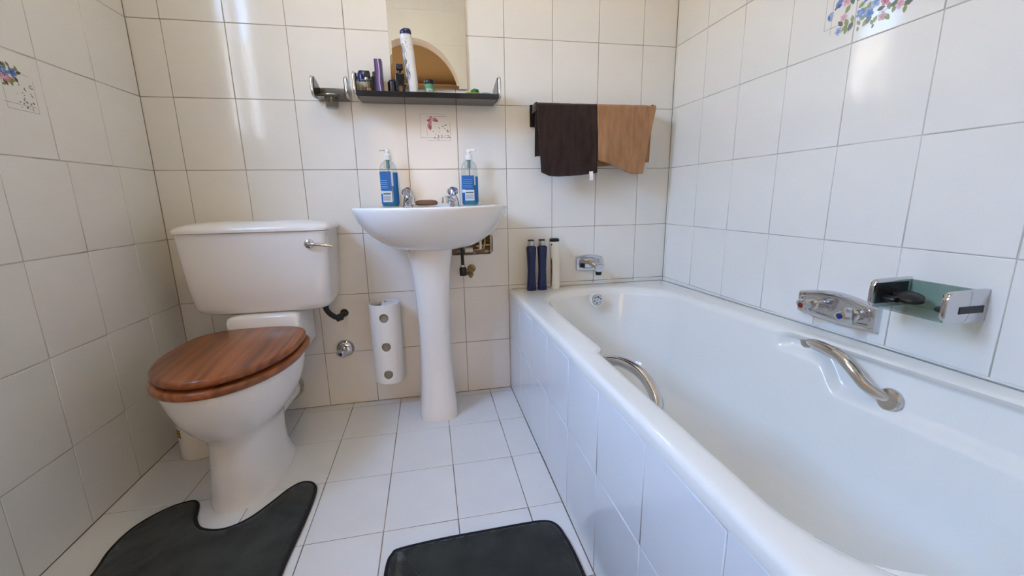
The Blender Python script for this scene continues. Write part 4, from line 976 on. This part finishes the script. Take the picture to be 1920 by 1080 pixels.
t, pt = towel('hand_towel', 1.415, 1.661, lambda u: .958+.012*u-.012*math.exp(-(u/.10)**2)*-1 - .006*math.sin(u*3), lambda u: 1.035+.02*u, terry('dark_brown_terry', (.024, .0125, .009), (.042, .024, .018)), 'dark brown hand towel over the left half of the towel rail', 1.3, lambda u, q: (.016*q*(1-u)) + .004*q*u)
tag_piece(t, (1.640, BYR-.022, .972), .017, .036, .08, TAGM)
t, pt = towel('hand_towel', 1.668, 1.922, lambda u: 1.020-.057*(1-(1-min(1, u))**2.0)+.004*math.sin(u*7), lambda u: .992+.02*u, terry('tan_terry', (.335, .168, .078), (.43, .23, .115)), 'tan hand towel over the right half of the towel rail', 8.1, lambda u, q: -.050*q*smst(.35, 1.0, u)+.006*q*(1-u), .011)
tag_piece(t, (1.893, BYR+.012, 1.010), .014, .042, .12, TAGM)

# ------------------------------------------------------------------ bottles on the tub corner
def blue_bottle(x, y, label):
    zb = rimz(y)+.0005
    rows = [(0, .0195, .017, 0), (.003, .0205, .018, 0), (.04, .0185, .017, 0), (.085, .0165, .0165, 0), (.13, .0180, .017, 0), (.17, .0205, .018, 0), (.188, .0215, .018, 0), (.192, .0150, .015, 0), (.195, .0105, .0105, 0)]
    t, b = tall_bottle('shampoo_bottle', x, y, zb, label, rows, SATIN, [(.194, .0125, .0125, 0), (.196, .0135, .0135, 0), (.214, .0135, .0135, 0)], NAVY, group='navy shampoo bottles on the tub corner')
    bm = NB(); lathe(bm, [(.0138, .214), (.0138, .219), (.011, .2205)], (x-.001, y, zb), n=24); emit(bm, 'flip_lid', BLACK, t)
    bm = NB(); rs = random.Random(int(x*1000))
    for k in range(9):
        z = .05+.013*k; a0 = math.radians(322)
        loft(bm, [[srect_pt(x, y, .0185*1.06+abs(z-.09)*.035, .0182, a0+j*.10, zb+z+dz, 2.6) for j in range(5)] for dz in (0, rs.uniform(.004, .009))], False, False, closed=False)
    emit(bm, 'label_print', mat('blue_grey_print', (.16, .19, .26), .4), b, smooth=False)
    return t
blue_bottle(1.392, -.065, 'navy shampoo bottle on the tub corner, nearest the basin')
blue_bottle(1.440, -.065, 'navy shampoo bottle on the tub corner, next to the white one')
zb = rimz(-.06)+.0005
rows = [(0, .0185, .017, .003), (.004, .0200, .018, .003), (.05, .0205, .018, .002), (.11, .0200, .0175, .002), (.17, .0205, .018, 0), (.208, .0205, .018, -.001)]
t, b = tall_bottle('shampoo_bottle', 1.497, -.06, zb, 'white shampoo bottle with black cap on the tub corner', rows, BLACK, [(.2085, .0195, .017, -.001), (.210, .0208, .0185, -.001), (.219, .0205, .018, -.001), (.222, .015, .014, -.001)], CREAMPL)
bm = NB(); rs_ = []
for k in range(25):
    z = .012+.165*k/24; w = .25+.22*math.sin(PI*k/24); off = .25*math.sin(k*.22)
    rs_.append([srect_pt(1.497+.002, -.06, .0209, .0185, math.radians(196)+off*.2+w*j/4*1.1, zb+z, 2.6) for j in range(5)])
loft(bm, rs_, False, False, closed=False); emit(bm, 'swirl_print', noisy(mat('brown_swirl', (.1, .07, .06), .4), (.03, .03, .05), (.28, .20, .16), 60), b)
bm = NB(); lathe(bm, [(.003, 0), (.003, .002), (0, .002)], (1.480, -.075, zb+.196), (-.7, -.7, 0), 12); emit(bm, 'print_dot', BLACK, b)

# ------------------------------------------------------------------ mats
def pile(name, c1, c2):
    m = noisy(mat(name, c1, .95, spec=.15), c1, c2, 11, 6, .5, 420, .002, lo=.3, hi=.7); m.node_tree.nodes['Principled BSDF'].inputs['Sheen Weight'].default_value = .3; return m
PILE = pile('charcoal_plush', (.013, .016, .014), (.036, .041, .036)); PIPING = mat('black_binding', (.012, .011, .013), .9)
def catmull_loop(P, n=10):
    out = []; N = len(P)
    for i in range(N):
        p0, p1, p2, p3 = [Vector((*P[(i+k) % N], 0)) for k in (-1, 0, 1, 2)]
        for k in range(n):
            t = k/n; q = 0.5*((2*p1)+(p2-p0)*t+(2*p0-5*p1+4*p2-p3)*t*t+(3*p1-p0-3*p2+p3)*t**3); out.append((q.x, q.y))
    return out
def floor_mat(name, loop, label, h=.011):
    n = len(loop); area = sum(loop[i][0]*loop[(i+1) % n][1]-loop[(i+1) % n][0]*loop[i][1] for i in range(n))
    if area < 0: loop = loop[::-1]
    def inset(d):
        out = []
        for i in range(n):
            a, b, c = loop[i-1], loop[i], loop[(i+1) % n]
            tx, ty = c[0]-a[0], c[1]-a[1]; L = math.hypot(tx, ty) or 1; out.append((b[0]-ty/L*d, b[1]+tx/L*d))
        return out
    cx, cy = sum(p[0] for p in loop)/n, sum(p[1] for p in loop)/n
    t = thing(name, (cx, cy, 0), label, 'bath mat')
    bm = NB(); rings = [[(x, y, z) for x, y in inset(d)] for d, z in [(.004, .0005), (.004, .006), (.007, h-.002), (.012, h)]]
    loft(bm, rings, True, False); top = [v_ for v_ in bm.verts if abs(v_.co.z-h) < 1e-6]
    f = bm.faces.new(top[-n:]); f.normal_update(); r = bmesh.ops.triangulate(bm, faces=[f], ngon_method='EAR_CLIP')
    for _ in range(4):
        es = [e for e in bm.edges if e.calc_length() > .022 and all(abs(v_.co.z-h) < 1e-6 for v_ in e.verts)]
        if not es: break
        bmesh.ops.subdivide_edges(bm, edges=es, cuts=1); bmesh.ops.triangulate(bm, faces=[f for f in bm.faces if len(f.verts) > 4])
    for v_ in bm.verts:
        if abs(v_.co.z-h) < 1e-6: v_.co.z += .004*noise.noise(Vector((v_.co.x*11, v_.co.y*11, 2.0))) + .0015*noise.noise(v_.co*45)
    emit(bm, 'plush_top', PILE, t, angle=180)
    bm = NB(); P_ = [Vector((x, y, .0055)) for x, y in inset(.003)]; rr = []
    for i in range(n):
        d = (P_[(i+1) % n]-P_[i-1]).normalized(); s = d.cross(Z)
        rr.append([P_[i]+s*(.0055*math.cos(a))+Z*(.0052*math.sin(a)) for a in [2*PI*k/8 for k in range(8)]])
    R_ = [[bm.verts.new(p) for p in r] for r in rr]
    for i in range(n):
        for k in range(8): bm.faces.new((R_[i][k], R_[i][(k+1) % 8], R_[(i+1) % n][(k+1) % 8], R_[(i+1) % n][k]))
    emit(bm, 'edge_binding', PIPING, t, angle=180); return t
floor_mat('contour_mat', catmull_loop([(.225, -.549), (.190, -.561), (.155, -.590), (.125, -.640), (.118, -.71), (.130, -.79), (.128, -.95), (.135, -1.06), (.18, -1.10), (.35, -1.105), (.52, -1.10), (.565, -1.06), (.578, -.95), (.577, -.85), (.584, -.72), (.586, -.62), (.580, -.565), (.560, -.537), (.528, -.531), (.498, -.556), (.465, -.610), (.425, -.665), (.375, -.690), (.318, -.676), (.283, -.635), (.262, -.580), (.247, -.555)]), 'dark grey U-shaped contour mat around the toilet base')
floor_mat('bath_mat', catmull_loop([(.850, -.860), (.95, -.851), (1.06, -.848), (1.18, -.846), (1.232, -.849), (1.258, -.866), (1.270, -.905), (1.278, -1.0), (1.278, -1.25), (1.275, -1.47), (1.255, -1.505), (1.21, -1.515), (1.05, -1.515), (.88, -1.515), (.835, -1.505), (.822, -1.47), (.818, -1.25), (.818, -1.0), (.820, -.905), (.830, -.873)]), 'dark grey rectangular bath mat on the floor beside the tub')
